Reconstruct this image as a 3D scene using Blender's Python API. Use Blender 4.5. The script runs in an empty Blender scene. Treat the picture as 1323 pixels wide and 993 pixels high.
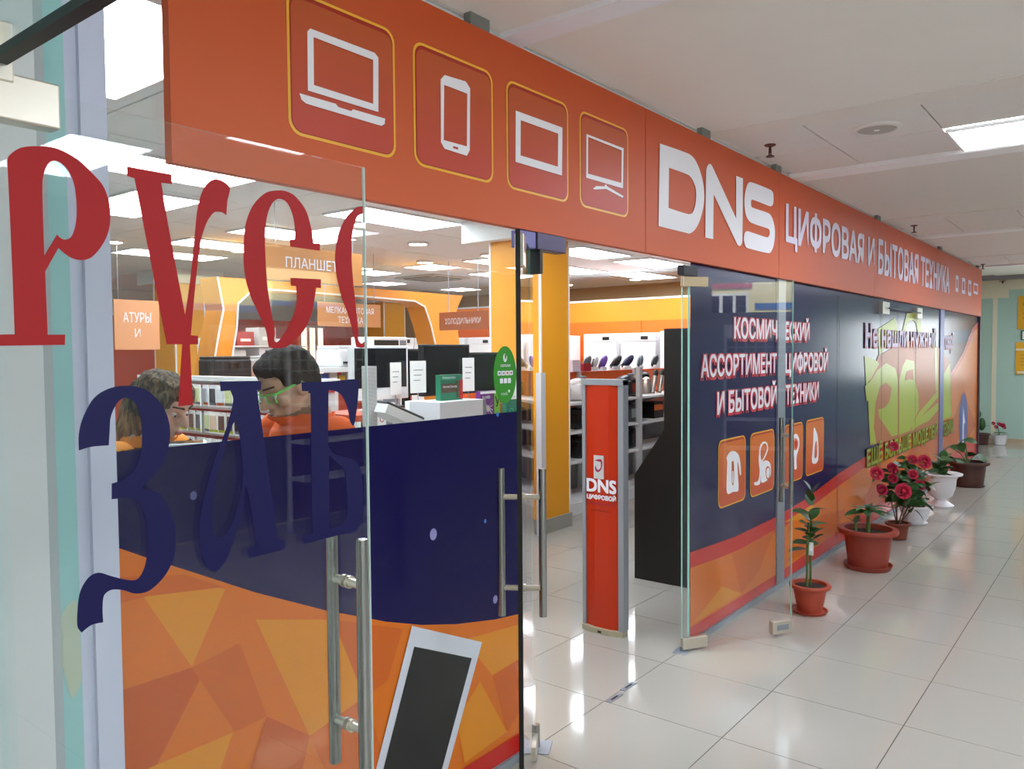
import bpy, bmesh, math, random
from mathutils import Vector, Matrix, geometry, noise
random.seed(11)
S = bpy.context.scene
COL = S.collection
R = math.radians
# ---------------------------------------------------------------- camera
FPX, YAW, PITCH, ROLL, H = 1028.477, R(38.34462), R(2.32883), R(-0.44347), 1.69
_f = Vector((math.cos(YAW), math.sin(YAW), 0)); _r = Vector((math.sin(YAW), -math.cos(YAW), 0)); _u = Vector((0, 0, 1))
FW = _f*math.cos(PITCH) - _u*math.sin(PITCH); _u2 = _u*math.cos(PITCH) + _f*math.sin(PITCH)
RT = _r*math.cos(ROLL) + _u2*math.sin(ROLL); UP = _u2*math.cos(ROLL) - _r*math.sin(ROLL)
EYE = Vector((0, 0, H))
cd = bpy.data.cameras.new('camera'); cam = bpy.data.objects.new('camera', cd); COL.objects.link(cam)
cd.sensor_fit = 'HORIZONTAL'; cd.sensor_width = 36; cd.lens = FPX/1323*36; cd.clip_start = 0.05; cd.clip_end = 200
cam.matrix_world = Matrix(((RT.x, UP.x, -FW.x, 0), (RT.y, UP.y, -FW.y, 0), (RT.z, UP.z, -FW.z, H), (0, 0, 0, 1)))
S.camera = cam
def ray(x, y): return FW*FPX + RT*(x-661.5) + UP*(496.5-y)
def fy(x, y, Y=2.0):
    d = ray(x, y); p = d*(Y/d.y); return (p.x, p.z+H)
def onz(x, y, z=0.0):
    d = ray(x, y); p = d*((z-H)/d.z); return Vector((p.x, p.y, z))
def at(x, y, dep): return EYE + ray(x, y)*(dep/FPX)
def proj(p):
    q = Vector(p)-EYE; z = q.dot(FW)
    return (661.5+FPX*q.dot(RT)/z, 496.5-FPX*q.dot(UP)/z, z) if z > .05 else (1e6, 1e6, z)
# ---------------------------------------------------------------- world, exposure
w = bpy.data.worlds.new('daylight'); S.world = w; w.use_nodes = True
w.node_tree.nodes['Background'].inputs[0].default_value = (0.92, 0.96, 1.0, 1)
w.node_tree.nodes['Background'].inputs[1].default_value = 3.0
sd = bpy.data.lights.new('sun', 'SUN'); sun = bpy.data.objects.new('sun', sd); COL.objects.link(sun); sd.energy = 9; sd.angle = .01; sd.color = (1, .96, .88); sun.rotation_euler = Vector((.25, -.6, -.72)).to_track_quat('-Z', 'Y').to_euler()
S.view_settings.view_transform = 'Standard'; S.view_settings.look = 'None'; S.view_settings.exposure = 0.92; S.view_settings.gamma = 1
S.view_settings.use_curve_mapping = False
S.cycles.use_denoising = True; S.cycles.max_bounces = 10; S.cycles.transparent_max_bounces = 24; S.cycles.glossy_bounces = 5
S.cycles.sample_clamp_indirect = 6
STORE_LAMP, HALL_LAMP, SPOT_LAMP = 9.0, 12.0, 24.0
# ---------------------------------------------------------------- materials
def lin(c): return c/12.92 if c <= .04045 else ((c+.055)/1.055)**2.4
def hx(h, a=1):
    h = h.lstrip('#'); return tuple(lin(int(h[i:i+2], 16)/255) for i in (0, 2, 4)) + (a,)
MATS = {}
def mat(name, col, rough=.5, metal=0, spec=.5, var=0, scale=6, bump=0, emit=0):
    if name in MATS: return MATS[name]
    m = bpy.data.materials.new(name); m.use_nodes = True; nt = m.node_tree; b = nt.nodes['Principled BSDF']
    c = hx(col) if isinstance(col, str) else col
    b.inputs['Base Color'].default_value = c; b.inputs['Roughness'].default_value = rough
    b.inputs['Metallic'].default_value = metal; b.inputs['Specular IOR Level'].default_value = spec
    if var or bump:
        tc = nt.nodes.new('ShaderNodeTexCoord'); n = nt.nodes.new('ShaderNodeTexNoise'); n.inputs['Scale'].default_value = scale; n.inputs['Detail'].default_value = 4
        nt.links.new(tc.outputs['Object'], n.inputs['Vector'])
        if var:
            mx = nt.nodes.new('ShaderNodeMix'); mx.data_type = 'RGBA'
            mx.inputs[6].default_value = tuple(min(1, v*(1-var)) for v in c[:3])+(1,); mx.inputs[7].default_value = tuple(min(1, v*(1+var)) for v in c[:3])+(1,)
            nt.links.new(n.outputs['Fac'], mx.inputs[0]); nt.links.new(mx.outputs[2], b.inputs['Base Color'])
        if bump:
            bp = nt.nodes.new('ShaderNodeBump'); bp.inputs['Strength'].default_value = bump; bp.inputs['Distance'].default_value = .01
            nt.links.new(n.outputs['Fac'], bp.inputs['Height']); nt.links.new(bp.outputs['Normal'], b.inputs['Normal'])
    if emit:
        b.inputs['Emission Color'].default_value = c; b.inputs['Emission Strength'].default_value = emit
    MATS[name] = m; return m
def glassmat(name, tint, refl=1.0, rough=.0):
    m = bpy.data.materials.new(name); m.use_nodes = True; nt = m.node_tree; nt.nodes.clear()
    o = nt.nodes.new('ShaderNodeOutputMaterial'); t = nt.nodes.new('ShaderNodeBsdfTransparent'); t.inputs[0].default_value = tint
    g = nt.nodes.new('ShaderNodeBsdfGlossy'); g.inputs['Roughness'].default_value = rough; g.inputs['Color'].default_value = (1, 1, 1, 1)
    f = nt.nodes.new('ShaderNodeFresnel'); ge = nt.nodes.new('ShaderNodeNewGeometry'); mr = nt.nodes.new('ShaderNodeMapRange'); mr.inputs[3].default_value = 1.5; mr.inputs[4].default_value = 1/1.5; nt.links.new(ge.outputs['Backfacing'], mr.inputs[0]); nt.links.new(mr.outputs[0], f.inputs['IOR'])
    mu = nt.nodes.new('ShaderNodeMath'); mu.operation = 'MULTIPLY'; mu.inputs[1].default_value = refl; nt.links.new(f.outputs[0], mu.inputs[0])
    x = nt.nodes.new('ShaderNodeMixShader'); nt.links.new(mu.outputs[0], x.inputs[0]); nt.links.new(t.outputs[0], x.inputs[1]); nt.links.new(g.outputs[0], x.inputs[2])
    nt.links.new(x.outputs[0], o.inputs[0]); MATS[name] = m; return m
GLASS = glassmat('clear_glass', (.97, .985, .98, 1), .9)
GEDGE = mat('glass_edge', '#9fd8c8', .15)
def gradmat(name, lo, hi, z0, z1, rough=.35):
    m = bpy.data.materials.new(name); m.use_nodes = True; nt = m.node_tree; b = nt.nodes['Principled BSDF']
    tc = nt.nodes.new('ShaderNodeTexCoord'); sp = nt.nodes.new('ShaderNodeSeparateXYZ'); mr = nt.nodes.new('ShaderNodeMapRange'); mx = nt.nodes.new('ShaderNodeMix'); mx.data_type = 'RGBA'
    nt.links.new(tc.outputs['Object'], sp.inputs[0]); nt.links.new(sp.outputs[2], mr.inputs[0]); mr.inputs[1].default_value = z0; mr.inputs[2].default_value = z1
    nt.links.new(mr.outputs[0], mx.inputs[0]); mx.inputs[6].default_value = hx(lo); mx.inputs[7].default_value = hx(hi)
    nt.links.new(mx.outputs[2], b.inputs['Base Color']); b.inputs['Roughness'].default_value = rough; MATS[name] = m; return m
def stripemat(name, c1, c2, scale, axis='X', rough=.4):
    m = bpy.data.materials.new(name); m.use_nodes = True; nt = m.node_tree; b = nt.nodes['Principled BSDF']
    tc = nt.nodes.new('ShaderNodeTexCoord'); wv = nt.nodes.new('ShaderNodeTexWave'); wv.bands_direction = axis; wv.inputs['Scale'].default_value = scale
    mx = nt.nodes.new('ShaderNodeMix'); mx.data_type = 'RGBA'; mx.inputs[6].default_value = hx(c1); mx.inputs[7].default_value = hx(c2)
    nt.links.new(tc.outputs['Object'], wv.inputs['Vector']); nt.links.new(wv.outputs['Fac'], mx.inputs[0]); nt.links.new(mx.outputs[2], b.inputs['Base Color'])
    b.inputs['Roughness'].default_value = rough; MATS[name] = m; return m
def emis(name, col, st):
    m = bpy.data.materials.new(name); m.use_nodes = True; nt = m.node_tree; nt.nodes.clear()
    o = nt.nodes.new('ShaderNodeOutputMaterial'); e = nt.nodes.new('ShaderNodeEmission'); e.inputs[0].default_value = hx(col); e.inputs[1].default_value = st
    nt.links.new(e.outputs[0], o.inputs[0]); MATS[name] = m; return m
LAMP = emis('store_diffuser', '#eef5ff', STORE_LAMP); HLAMP = emis('hall_diffuser', '#eaf2ff', HALL_LAMP); DLAMP = emis('spot_lens', '#fff6e8', SPOT_LAMP)
WHITE = mat('white_enamel', '#eceeee', .35); WPLAS = mat('white_plastic', '#e6e8e8', .4); BLACK = mat('black_plastic', '#121213', .4)
DARKSCR = mat('dark_screen', '#0d0e10', .12); GREY = mat('grey_plastic', '#7c7f84', .5); STEEL = mat('brushed_steel', '#9a9a98', .27, 1, bump=.02, scale=80)
ALU = mat('aluminium', '#9aa0aa', .4, .6); SILV = mat('satin_chrome', '#d8d2c4', .3, .9)
ORANGE = mat('orange_laminate', '#e2671c', .4); YELLOW = mat('amber_laminate', '#e79b16', .45); RUST = mat('dark_orange_laminate', '#b9441a', .45)
TEAL = mat('teal_paint', '#98c6c6', .8, var=.05, scale=3); CREAM = mat('cream_paint', '#e0d9c2', .85)
CEIL = mat('ceiling_plaster', '#eae6e0', .9, var=.02); CTILE = mat('ceiling_tile', '#e4e0dc', .95, var=.04, scale=40); CBAR = mat('ceiling_trim', '#cfcdd0', .7)
NAVY = mat('navy_print', '#130f44', .2, spec=.25); PRED = mat('red_print', '#c2261f', .25); PORA = mat('orange_print', '#d26c12', .25)
PO2 = mat('amber_print', '#d68616', .25); PO3 = mat('rust_print', '#c75f14', .25); PO4 = mat('deep_orange_print', '#bd5414', .25)
PWHT = mat('white_print', '#e9e6ea', .4); PYEL = mat('yellow_print', '#eeb12e', .35); PDRD = mat('dark_red_print', '#a3200f', .35); LIME = mat('lime_print', '#a3ad18', .3)
REDV = mat('red_vinyl', '#a00f14', .5, spec=.3); NAVV = mat('navy_vinyl', '#060345', .5, spec=.3)
# ---------------------------------------------------------------- mesh helpers
def new_bm(): return bmesh.new()
def box(bm, x0, x1, y0, y1, z0, z1, bev=0, M=None):
    r = bmesh.ops.create_cube(bm, size=1)['verts']
    T = Matrix.Translation(((x0+x1)/2, (y0+y1)/2, (z0+z1)/2)) @ Matrix.Diagonal((abs(x1-x0), abs(y1-y0), abs(z1-z0), 1))
    if M is not None: T = M @ T
    bmesh.ops.transform(bm, matrix=T, verts=r)
    if bev:
        es = list({e for v in r for e in v.link_edges})
        bmesh.ops.bevel(bm, geom=es, offset=bev, segments=2, affect='EDGES', profile=.5)
def rod(bm, p0, p1, r0, r1=None, seg=14, cap=True):
    p0, p1 = Vector(p0), Vector(p1); d = p1-p0
    v = bmesh.ops.create_cone(bm, cap_ends=cap, segments=seg, radius1=r0, radius2=r0 if r1 is None else r1, depth=d.length)['verts']
    bmesh.ops.transform(bm, matrix=Matrix.Translation((p0+p1)/2) @ d.to_track_quat('Z', 'Y').to_matrix().to_4x4(), verts=v)
def ball(bm, p, r, s=(1, 1, 1), seg=14, rot=None):
    v = bmesh.ops.create_uvsphere(bm, u_segments=seg, v_segments=max(6, seg//2+2), radius=r)['verts']
    M = Matrix.Translation(p) @ (rot.to_4x4() if rot is not None else Matrix()) @ Matrix.Diagonal((s[0], s[1], s[2], 1))
    bmesh.ops.transform(bm, matrix=M, verts=v)
def lathe(bm, prof, c=(0, 0, 0), seg=28, M=None):
    rings = []
    for r, z in prof:
        rings.append([bm.verts.new((c[0]+r*math.cos(2*math.pi*i/seg), c[1]+r*math.sin(2*math.pi*i/seg), c[2]+z)) for i in range(seg)] if r > 1e-5 else [bm.verts.new((c[0], c[1], c[2]+z))])
    for a, b in zip(rings, rings[1:]):
        for i in range(seg):
            j = (i+1) % seg
            if len(a) == 1: bm.faces.new((a[0], b[i], b[j])) if len(b) > 1 else None
            elif len(b) == 1: bm.faces.new((a[i], a[j], b[0]))
            else: bm.faces.new((a[i], a[j], b[j], b[i]))
    if M is not None: bmesh.ops.transform(bm, matrix=M, verts=[v for r in rings for v in r])
def poly_extrude(bm, pts, axis, a, b):
    """closed outline of 2D points extruded along an axis between a and b"""
    def P(u, v, t): return {'x': (t, u, v), 'y': (u, t, v), 'z': (u, v, t)}[axis]
    A = [bm.verts.new(P(u, v, a)) for u, v in pts]; B = [bm.verts.new(P(u, v, b)) for u, v in pts]
    n = len(pts)
    tri = geometry.tessellate_polygon([[Vector((u, v, 0)) for u, v in pts]])
    for t in tri:
        try: bm.faces.new([A[i] for i in t]); bm.faces.new([B[i] for i in reversed(t)])
        except ValueError: pass
    for i in range(n): bm.faces.new((A[i], A[(i+1) % n], B[(i+1) % n], B[i]))
def finish(o, bm_or_none, m, parent=None):
    pass
def mesh_of(name, bm, m, smooth=False):
    bmesh.ops.recalc_face_normals(bm, faces=bm.faces[:])
    me = bpy.data.meshes.new(name); bm.to_mesh(me); bm.free()
    for k in (m if isinstance(m, (list, tuple)) else [m]): me.materials.append(k)
    if smooth:
        for p in me.polygons: p.use_smooth = True
        try: me.set_sharp_from_angle(angle=R(42))
        except Exception: pass
    return me
def obj(name, bm, m, parent=None, smooth=False, world=False):
    """one mesh object; local to its parent unless world=True"""
    me = bm if isinstance(bm, bpy.types.Mesh) else mesh_of(name, bm, m, smooth)
    o = bpy.data.objects.new(name, me); COL.objects.link(o)
    if parent is not None:
        o.parent = parent
        if world: o.matrix_parent_inverse = pm(parent).inverted()
    return o
def pm(o):
    M = Matrix.LocRotScale(o.location, o.rotation_euler, o.scale)
    return pm(o.parent) @ o.matrix_parent_inverse @ M if o.parent else M
def thing(name, label, cat, loc=(0, 0, 0), rz=0, group=None):
    o = bpy.data.objects.new(name, None); COL.objects.link(o); o.empty_display_size = .1
    o.location = loc; o.rotation_euler = (0, 0, rz); o['label'] = label; o['category'] = cat
    if group: o['group'] = group
    return o
def tag(o, label, cat, group=None):
    o['label'] = label; o['category'] = cat
    if group: o['group'] = group
    return o
def struct(name, bm, m, label=None, smooth=False, cat=None):
    o = obj(name, bm, m, None, smooth) if bm is not None else bpy.data.objects.new(name, None)
    if bm is None: COL.objects.link(o)
    o['kind'] = 'structure'
    if label: o['label'] = label
    o['category'] = cat or name.split('_')[0]
    return o
def dup(root, loc, rz=None, label=None, group=None):
    r = root.copy(); COL.objects.link(r); r.location = loc
    if rz is not None: r.rotation_euler = (0, 0, rz)
    if label: r['label'] = label
    if group: r['group'] = group
    for ch in list(root.children):
        c = ch.copy(); COL.objects.link(c); c.parent = r
        for g in list(ch.children):
            d = g.copy(); COL.objects.link(d); d.parent = c
    return r
def bx(name, m, parent, x0, x1, y0, y1, z0, z1, bev=0, M=None, label=None):
    bm = new_bm(); box(bm, x0, x1, y0, y1, z0, z1, bev, M); o = obj(name, bm, m, parent)
    if label: o['label'] = label
    return o
# flat print: loops of (x, z) laid on a plane y = const (or x = const), one thin face sheet
def smoothloop(pts, n=6):
    """closed Catmull-Rom through points; a point written (x, y, 1) is a corner"""
    out = []; N = len(pts)
    for i in range(N):
        p0, p1, p2, p3 = pts[i-1], pts[i], pts[(i+1) % N], pts[(i+2) % N]
        c1 = len(p1) > 2; c2 = len(p2) > 2
        a, b = Vector(p1[:2]), Vector(p2[:2])
        t1 = (b-Vector(p0[:2]))*.5 if not c1 else (b-a)*.5
        t2 = (Vector(p3[:2])-a)*.5 if not c2 else (b-a)*.5
        if c1 and c2: out.append(a); continue
        L = (b-a).length
        if t1.length > L: t1 = t1.normalized()*L
        if t2.length > L: t2 = t2.normalized()*L
        for k in range(n):
            t = k/n; t_2, t_3 = t*t, t*t*t
            out.append(a*(2*t_3-3*t_2+1)+t1*(t_3-2*t_2+t)+b*(-2*t_3+3*t_2)+t2*(t_3-t_2))
    return [(p.x, p.y) for p in out]
def add_loops(bm, loops, y, axis='y'):
    vs = [[Vector((p[0], p[1], 0)) for p in l] for l in loops]; flat = [p for l in vs for p in l]
    V = [bm.verts.new((p.x, y, p.y) if axis == 'y' else (y, p.x, p.y) if axis == 'x' else (p.x, p.y, y)) for p in flat]
    for t in geometry.tessellate_polygon(vs):
        try: bm.faces.new([V[i] for i in t])
        except ValueError: pass
def decal(name, loops, m, parent, y, axis='y', label=None, world=True):
    bm = new_bm(); add_loops(bm, loops, y, axis); o = obj(name, bm, m, parent, world=world)
    if label: o['label'] = label
    return o
def rrect(x0, x1, z0, z1, r, n=5):
    o = []
    for cx, cz, a in ((x1-r, z1-r, 0), (x0+r, z1-r, 90), (x0+r, z0+r, 180), (x1-r, z0+r, 270)):
        for k in range(n+1):
            t = R(a+90*k/n); o.append((cx+r*math.cos(t), cz+r*math.sin(t)))
    return o
def ell(cx, cz, rx, rz, n=28): return [(cx+rx*math.cos(2*math.pi*i/n), cz+rz*math.sin(2*math.pi*i/n)) for i in range(n)]
TXT = {}
def textmesh(s, bold=0.0, shear=0.0, space=1.0, line=1.0):
    k = (s, bold, shear, space)
    if k in TXT: return TXT[k]
    c = bpy.data.curves.new('t', 'FONT'); c.body = s; c.size = 1; c.offset = bold; c.shear = shear; c.resolution_u = 3; c.space_character = space; c.align_x = 'CENTER'; c.space_line = line
    o = bpy.data.objects.new('t', c); COL.objects.link(o)
    dg = bpy.context.evaluated_depsgraph_get(); cu = o.to_curve(dg); loops = []
    for sp in cu.splines:
        pts = []
        if sp.type == 'BEZIER':
            bp = sp.bezier_points; n = len(bp)
            for i in range(n):
                A, B = bp[i], bp[(i+1) % n]; p0, p1, p2, p3 = A.co.xy, A.handle_right.xy, B.handle_left.xy, B.co.xy
                straight = abs((p1-p0).cross(p3-p0)) < 1e-5 and abs((p2-p0).cross(p3-p0)) < 1e-5
                for k2 in range(1 if straight else 4):
                    t = k2/4; u = 1-t; pts.append(p0*u**3+p1*3*u*u*t+p2*3*u*t*t+p3*t**3)
        else: pts = [Vector(q.co.xy) for q in sp.points]
        cl = []
        for q in pts:
            if not cl or (q-cl[-1]).length > 1e-5: cl.append(q)
        if len(cl) > 2: loops.append(cl)
    o.to_curve_clear(); bpy.data.objects.remove(o); bpy.data.curves.remove(c)
    area = lambda l: sum(l[i-1].cross(l[i]) for i in range(len(l)))*.5
    def inside(pt, l):
        r_ = False
        for i in range(len(l)):
            A, B = l[i-1], l[i]
            if (A.y > pt.y) != (B.y > pt.y) and pt.x < (B.x-A.x)*(pt.y-A.y)/(B.y-A.y)+A.x: r_ = not r_
        return r_
    def within(h, l): return h is not l and abs(area(h)) < abs(area(l)) and all(inside(q, l) for q in h)
    par_ = [[l for l in loops if within(h, l)] for h in loops]
    outers = [h for h, ps in zip(loops, par_) if len(ps) % 2 == 0]; V = []; F = []
    for i, l in enumerate(outers):
        hs = [h for h, ps in zip(loops, par_) if len(ps) % 2 == 1 and any(x is l for x in ps)]; base = len(V); flat = [q for g in [l]+hs for q in g]
        V += [Vector((q.x, q.y, (i % 3)*.00016)) for q in flat]
        T = [[base+j for j in t] for t in geometry.tessellate_polygon([[Vector((q.x, q.y, 0)) for q in g] for g in [l]+hs])]
        ta = lambda f: abs((V[f[1]].xy-V[f[0]].xy).cross(V[f[2]].xy-V[f[0]].xy)); T = [f for f in sorted(T, key=ta, reverse=True) if ta(f) > 1e-7]
        def hit(p_, f):
            A, B, Cc = (V[q].xy for q in f); d1, d2, d3 = (B-A).cross(p_-A), (Cc-B).cross(p_-B), (A-Cc).cross(p_-Cc); e = 1e-3*ta(f)
            return (d1 > e and d2 > e and d3 > e) or (d1 < -e and d2 < -e and d3 < -e)
        done = []
        for f in T:   # a fold in the outline would lay two triangles on one level: the later one sinks a little
            A, B, Cc = (V[q].xy for q in f); m_ = (A+B+Cc)/3; sm = [m_]+[m_*.3+q*.7 for q in (A, B, Cc)]+[m_*.4+(x+y_)*.3 for x, y_ in ((A, B), (B, Cc), (Cc, A))]
            if any(hit(s_, g) for s_ in sm for g in done) or any(hit((V[g[0]].xy+V[g[1]].xy+V[g[2]].xy)/3, f) for g in done):
                n0 = len(V); V += [Vector((V[q].x, V[q].y, V[q].z+.0004)) for q in f]; F.append([n0, n0+1, n0+2])
            else: F.append(f)
            done.append(f)
    xs = [v.x for v in V]; ys = [v.y for v in V]
    TXT[k] = (V, F, min(xs), max(xs), min(ys), max(ys)); return TXT[k]
def text(s, u0, u1, z0, z1, m, parent, y, axis='y', name='lettering', bold=.02, shear=0, space=1.0, flip=False, world=True, fat=None):
    """one line of print fitted to a rectangle; weight comes from stacked, slightly shifted copies of the outline"""
    V, F, a, b, c, d = textmesh(s, 0, shear, space)
    h = (z1-z0); g = fat if fat is not None else bold*h*.9; sx = (u1-u0)
    offs = [(0, 0)] if g <= 0 else [(0, 0)] + [(g*math.cos(k*math.pi/2+.78), g*math.sin(k*math.pi/2+.78)) for k in range(4)]
    st = .0003; VV = []; FF = []
    for k, (ox, oz) in enumerate(offs):
        n0 = len(VV); yy = y + st*k
        for v in V:
            tu = (v.x-a)/(b-a); tz = (v.y-c)/(d-c); u = u0+sx*(1-tu if flip else tu)+ox; z = z0+h*tz+oz
            VV.append((u, yy+v.z, z) if axis == 'y' else (yy+v.z, u, z))
        FF += [[n0+i for i in f] for f in F]
    p0, p1, p2 = (Vector(VV[i]) for i in FF[0]); nn = (p1-p0).cross(p2-p0)
    if (nn.y if axis == 'y' else nn.x) > 0: FF = [f[::-1] for f in FF]
    me = bpy.data.meshes.new(name); me.from_pydata(VV, [], FF); me.shade_flat(); me.materials.append(m)
    return obj(name, me, m, parent, world=world)
# ================================================================ SETTING
# ---- floor: grout bed and 0.6 m porcelain tiles
bm = new_bm(); box(bm, -6, 18, -4, 17, -.08, -.003)
floor = struct('floor', bm, mat('grout', '#47443f', .9), 'polished cream porcelain tile floor')
TILE = mat('porcelain_tile', '#a9a59c', .07, spec=.5, var=.015, scale=1.2)
bm = new_bm(); box(bm, -.298, .298, -.298, .298, -.012, 0); TM = mesh_of('tile', bm, TILE)
cand = []
for i in range(-15, 25):
    for j in range(-10, 25):
        x = 3.24+.6*i+.3; y = 2.008+.6*j+.3
        if not (-5.9 < x < 17.8 and -3.9 < y < 16.9): continue
        q = proj((x, y, 0)); vis = q[2] > .3 and -150 < q[0] < 1450 and q[1] < 1250
        opening = y < 2.05 or (2.6 < x and y < 1.5*x) and y < 7
        cand.append((q[2] if vis and opening else 900+(x*x+y*y), x, y))
cand.sort()
for d, x, y in cand[:290]:
    if d >= 900: break
    o = bpy.data.objects.new('tile', TM); COL.objects.link(o); o.location = (x, y, random.uniform(-.0004, 0)); o.parent = floor
    o.rotation_euler = (random.uniform(-.0006, .0006), random.uniform(-.0006, .0006), 0)
bm = new_bm()
for k, (d, x, y) in enumerate(cand):
    if k < 290 and d < 900: continue
    box(bm, x-.298, x+.298, y-.298, y+.298, -.012, 0)
o = obj('tiles_out_of_sight', bm, TILE, floor); o['kind'] = 'stuff'; o.name = 'tile_field'
# ---- ceiling
ZC = 2.95
bm = new_bm(); box(bm, -6, 18, -4, 17, ZC+.012, ZC+.15)
ceil = struct('ceiling', bm, CEIL, 'pale plaster ceiling with bands of mineral tiles and cross trims')
def slab(name, m, x0, x1, y0, y1, z0=ZC, z1=ZC+.014): return bx(name, m, ceil, x0, x1, y0, y1, z0, z1)
HY0, HY1 = -4, 2.02
slab('plaster_field', CEIL, -6, 2.49, HY0, HY1); slab('cross_trim', mat('lilac_trim', '#eeeef6', .6), 2.49, 2.61, HY0, HY1, ZC-.022, ZC+.012)
slab('plaster_field', CEIL, 2.61, 4.38, HY0, HY1)
bm = new_bm(); box(bm, -.2965, .2965, -.2965, .2965, 0, .012); CT = mesh_of('ceiling_tile', bm, CTILE)
GRID = mat('ceiling_grid', '#c9c4be', .6)
def band(x0, n, dark=False):
    slab('cross_trim', mat('tile_border', '#e4dfd8', .8), x0-.19, x0, HY0, HY1, ZC-.004, ZC+.012)
    slab('grid_bar', GRID, x0-.012, x0+.012, HY0, HY1, ZC+.001, ZC+.014)
    for i in range(n):
        for j in range(-9, 1):
            cx, cy = x0+.3+.6*i, 1.52+.3+.6*j
            if abs(cx-(x0+.9)) < .1 and -.1 < cy < 1.0 and x0 < 10: continue
            o = bpy.data.objects.new('ceiling_tile', CT); COL.objects.link(o); o.location = (cx, cy, ZC); o.parent = ceil
            if cy > 1.75: o.scale = (1, .78, 1); o.location.y = 1.757
    for i in range(n+1): slab('grid_bar', GRID, x0+.6*i-.006, x0+.6*i+.006, HY0, HY1, ZC+.003, ZC+.014)
    slab('cross_trim', mat('white_trim', '#fafafa', .6), x0+.6*n+.03, x0+.6*n+.22, HY0, HY1, ZC-.02, ZC+.012)
band(4.57, 2); slab('plaster_field', CEIL, 6.0, 8.4, HY0, HY1); band(8.6, 2); slab('plaster_field', CEIL, 10.03, 12.6, HY0, HY1); band(12.8, 2)
slab('plaster_field', CEIL, 14.24, 16.6, HY0, HY1); slab('cross_trim', mat('grey_trim', '#8b8790', .7), 16.1, 16.5, HY0, 3.2, ZC-.05, ZC+.012)
SC = mat('store_ceiling', '#e6eef0', .9)
for i in range(8):
    for j in range(11):
        x0 = -2+i*2.0; y0 = 2.03+j*1.3
        slab('ceiling_panel', SC, x0+.006, x0+1.994, y0+.006, y0+1.294)
# ---- walls
def wall(name, m, x0, x1, y0, y1, z0, z1, label=None):
    bm = new_bm(); box(bm, x0, x1, y0, y1, z0, z1); return struct(name, bm, m, label, cat='wall')
wl = wall('wall_left', TEAL, -2.5, .84, 2.0, 2.2, 0, ZC+.01, 'teal painted wall left of the shop window')
LAV = mat('lavender_paint', '#c3c5cc', .8)
bx('pilaster', mat('pale_paint', '#cfd2d3', .8), wl, .30, .765, 1.972, 2.0, 0, ZC); bx('reveal', mat('grey_paint', '#a9b0b3', .8), wl, .765, .79, 1.985, 2.0, 0, ZC)
decal('stain', [smoothloop([(.795, 1.07), (.83, 1.1), (.838, .98), (.836, .9), (.815, .87), (.8, .93), (.79, 1.0)])], mat('plaster_stain', '#b5c0ac', .9), wl, 1.9985, label='bare plaster stain')
MP = mat('mint_paint', '#a9c6bb', .85, var=.04, scale=2); we = wall('wall_end', MP, 16.5, 16.7, 1.15, 6.5, 0, ZC+.01, 'mint green wall closing the corridor')
wall('wall_end_side', MP, 16.5, 16.7, -4, -.5, 0, ZC); wall('wall_end_sill', MP, 16.5, 16.7, -.5, 1.15, 0, 1.15); wall('wall_end_head', MP, 16.5, 16.7, -.5, 1.15, 2.25, ZC)
bm = new_bm(); box(bm, 16.6, 16.61, -.5, 1.15, 1.15, 2.25); struct('window_10', bm, GLASS, 'daylight window at the end of the hall outside the picture', cat='window')
bx('cream_stripe', CREAM, we, 16.494, 16.5, 2.03, 2.10, 0, 2.62); bx('cream_panel', CREAM, we, 16.493, 16.5, 1.86, 6.5, 2.58, ZC); bx('cream_panel', CREAM, we, 16.493, 16.5, -4, 1.86, 2.72, ZC)
bm = new_bm(); box(bm, 16.475, 16.5, -4, 6.5, 0, .09); struct('baseboard_end', bm, mat('beige_skirting', '#b9a58c', .5), cat='baseboard')
HPT = mat('hall_paint', '#8d918c', .85)
wall('wall_right', HPT, 1.8, 4.42, -4.2, -4.0, 0, ZC); wall('wall_right_near', HPT, -6, -4, -4.2, -4.0, 0, ZC); wall('wall_right_sill', HPT, -4, 1.8, -4.2, -4.0, 0, .8); wall('wall_right_head', HPT, -4, 1.8, -4.2, -4.0, 2.7, ZC)
for k in range(4): wall('trim_%d' % (k+20), HPT, -4+1.9*k, -3.92+1.9*k, -4.16, -4.04, .8, 2.7)
bm = new_bm(); box(bm, -4, 1.8, -4.11, -4.10, .8, 2.7); struct('added_window_9', bm, GLASS, 'wide unseen window added for daylight right of the camera', cat='window')  # unseen opening added to bring daylight onto the sign and ceiling
wall('wall_right_far', HPT, 5.75, 18, -4.2, -4.0, 0, ZC); wall('wall_right_low', HPT, 4.42, 5.75, -4.2, -4.0, 0, 2.17); wall('wall_right_top', HPT, 4.42, 5.75, -4.2, -4.0, 2.56, ZC)
bm = new_bm(); box(bm, 4.42, 5.75, -4.11, -4.10, 2.17, 2.56); struct('window_8', bm, GLASS, 'high window opposite the open door', cat='window')
wall('wall_back', mat('dark_back_wall', '#3a3638', .8), -6.2, -6, -4.2, 2.2, 0, ZC); wall('wall_store_left', mat('store_paint', '#d9d6cf', .85), -2.2, -2, 2.2, 17, 0, ZC)
wb = wall('wall_store_back', mat('red_orange_paint', '#e4532a', .7), -2.2, 16.5, 15.5, 15.7, 0, 2.45, 'red orange far wall of the shop')
bx('upper_wall', mat('pale_wall', '#dcdad6', .85), wb, -2.2, 16.5, 15.52, 15.7, 2.45, ZC)
wall('wall_store_side', mat('beige_wall', '#b9ab86', .85), 13.4, 13.6, 2.2, 15.5, 0, ZC)
wr = wall('wall_store_right', mat('bright_orange_wall', '#ee8412', .5), 11.15, 11.3, 4.4, 10.9, 0, 2.5, 'bright orange partition behind the fridges')
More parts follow.
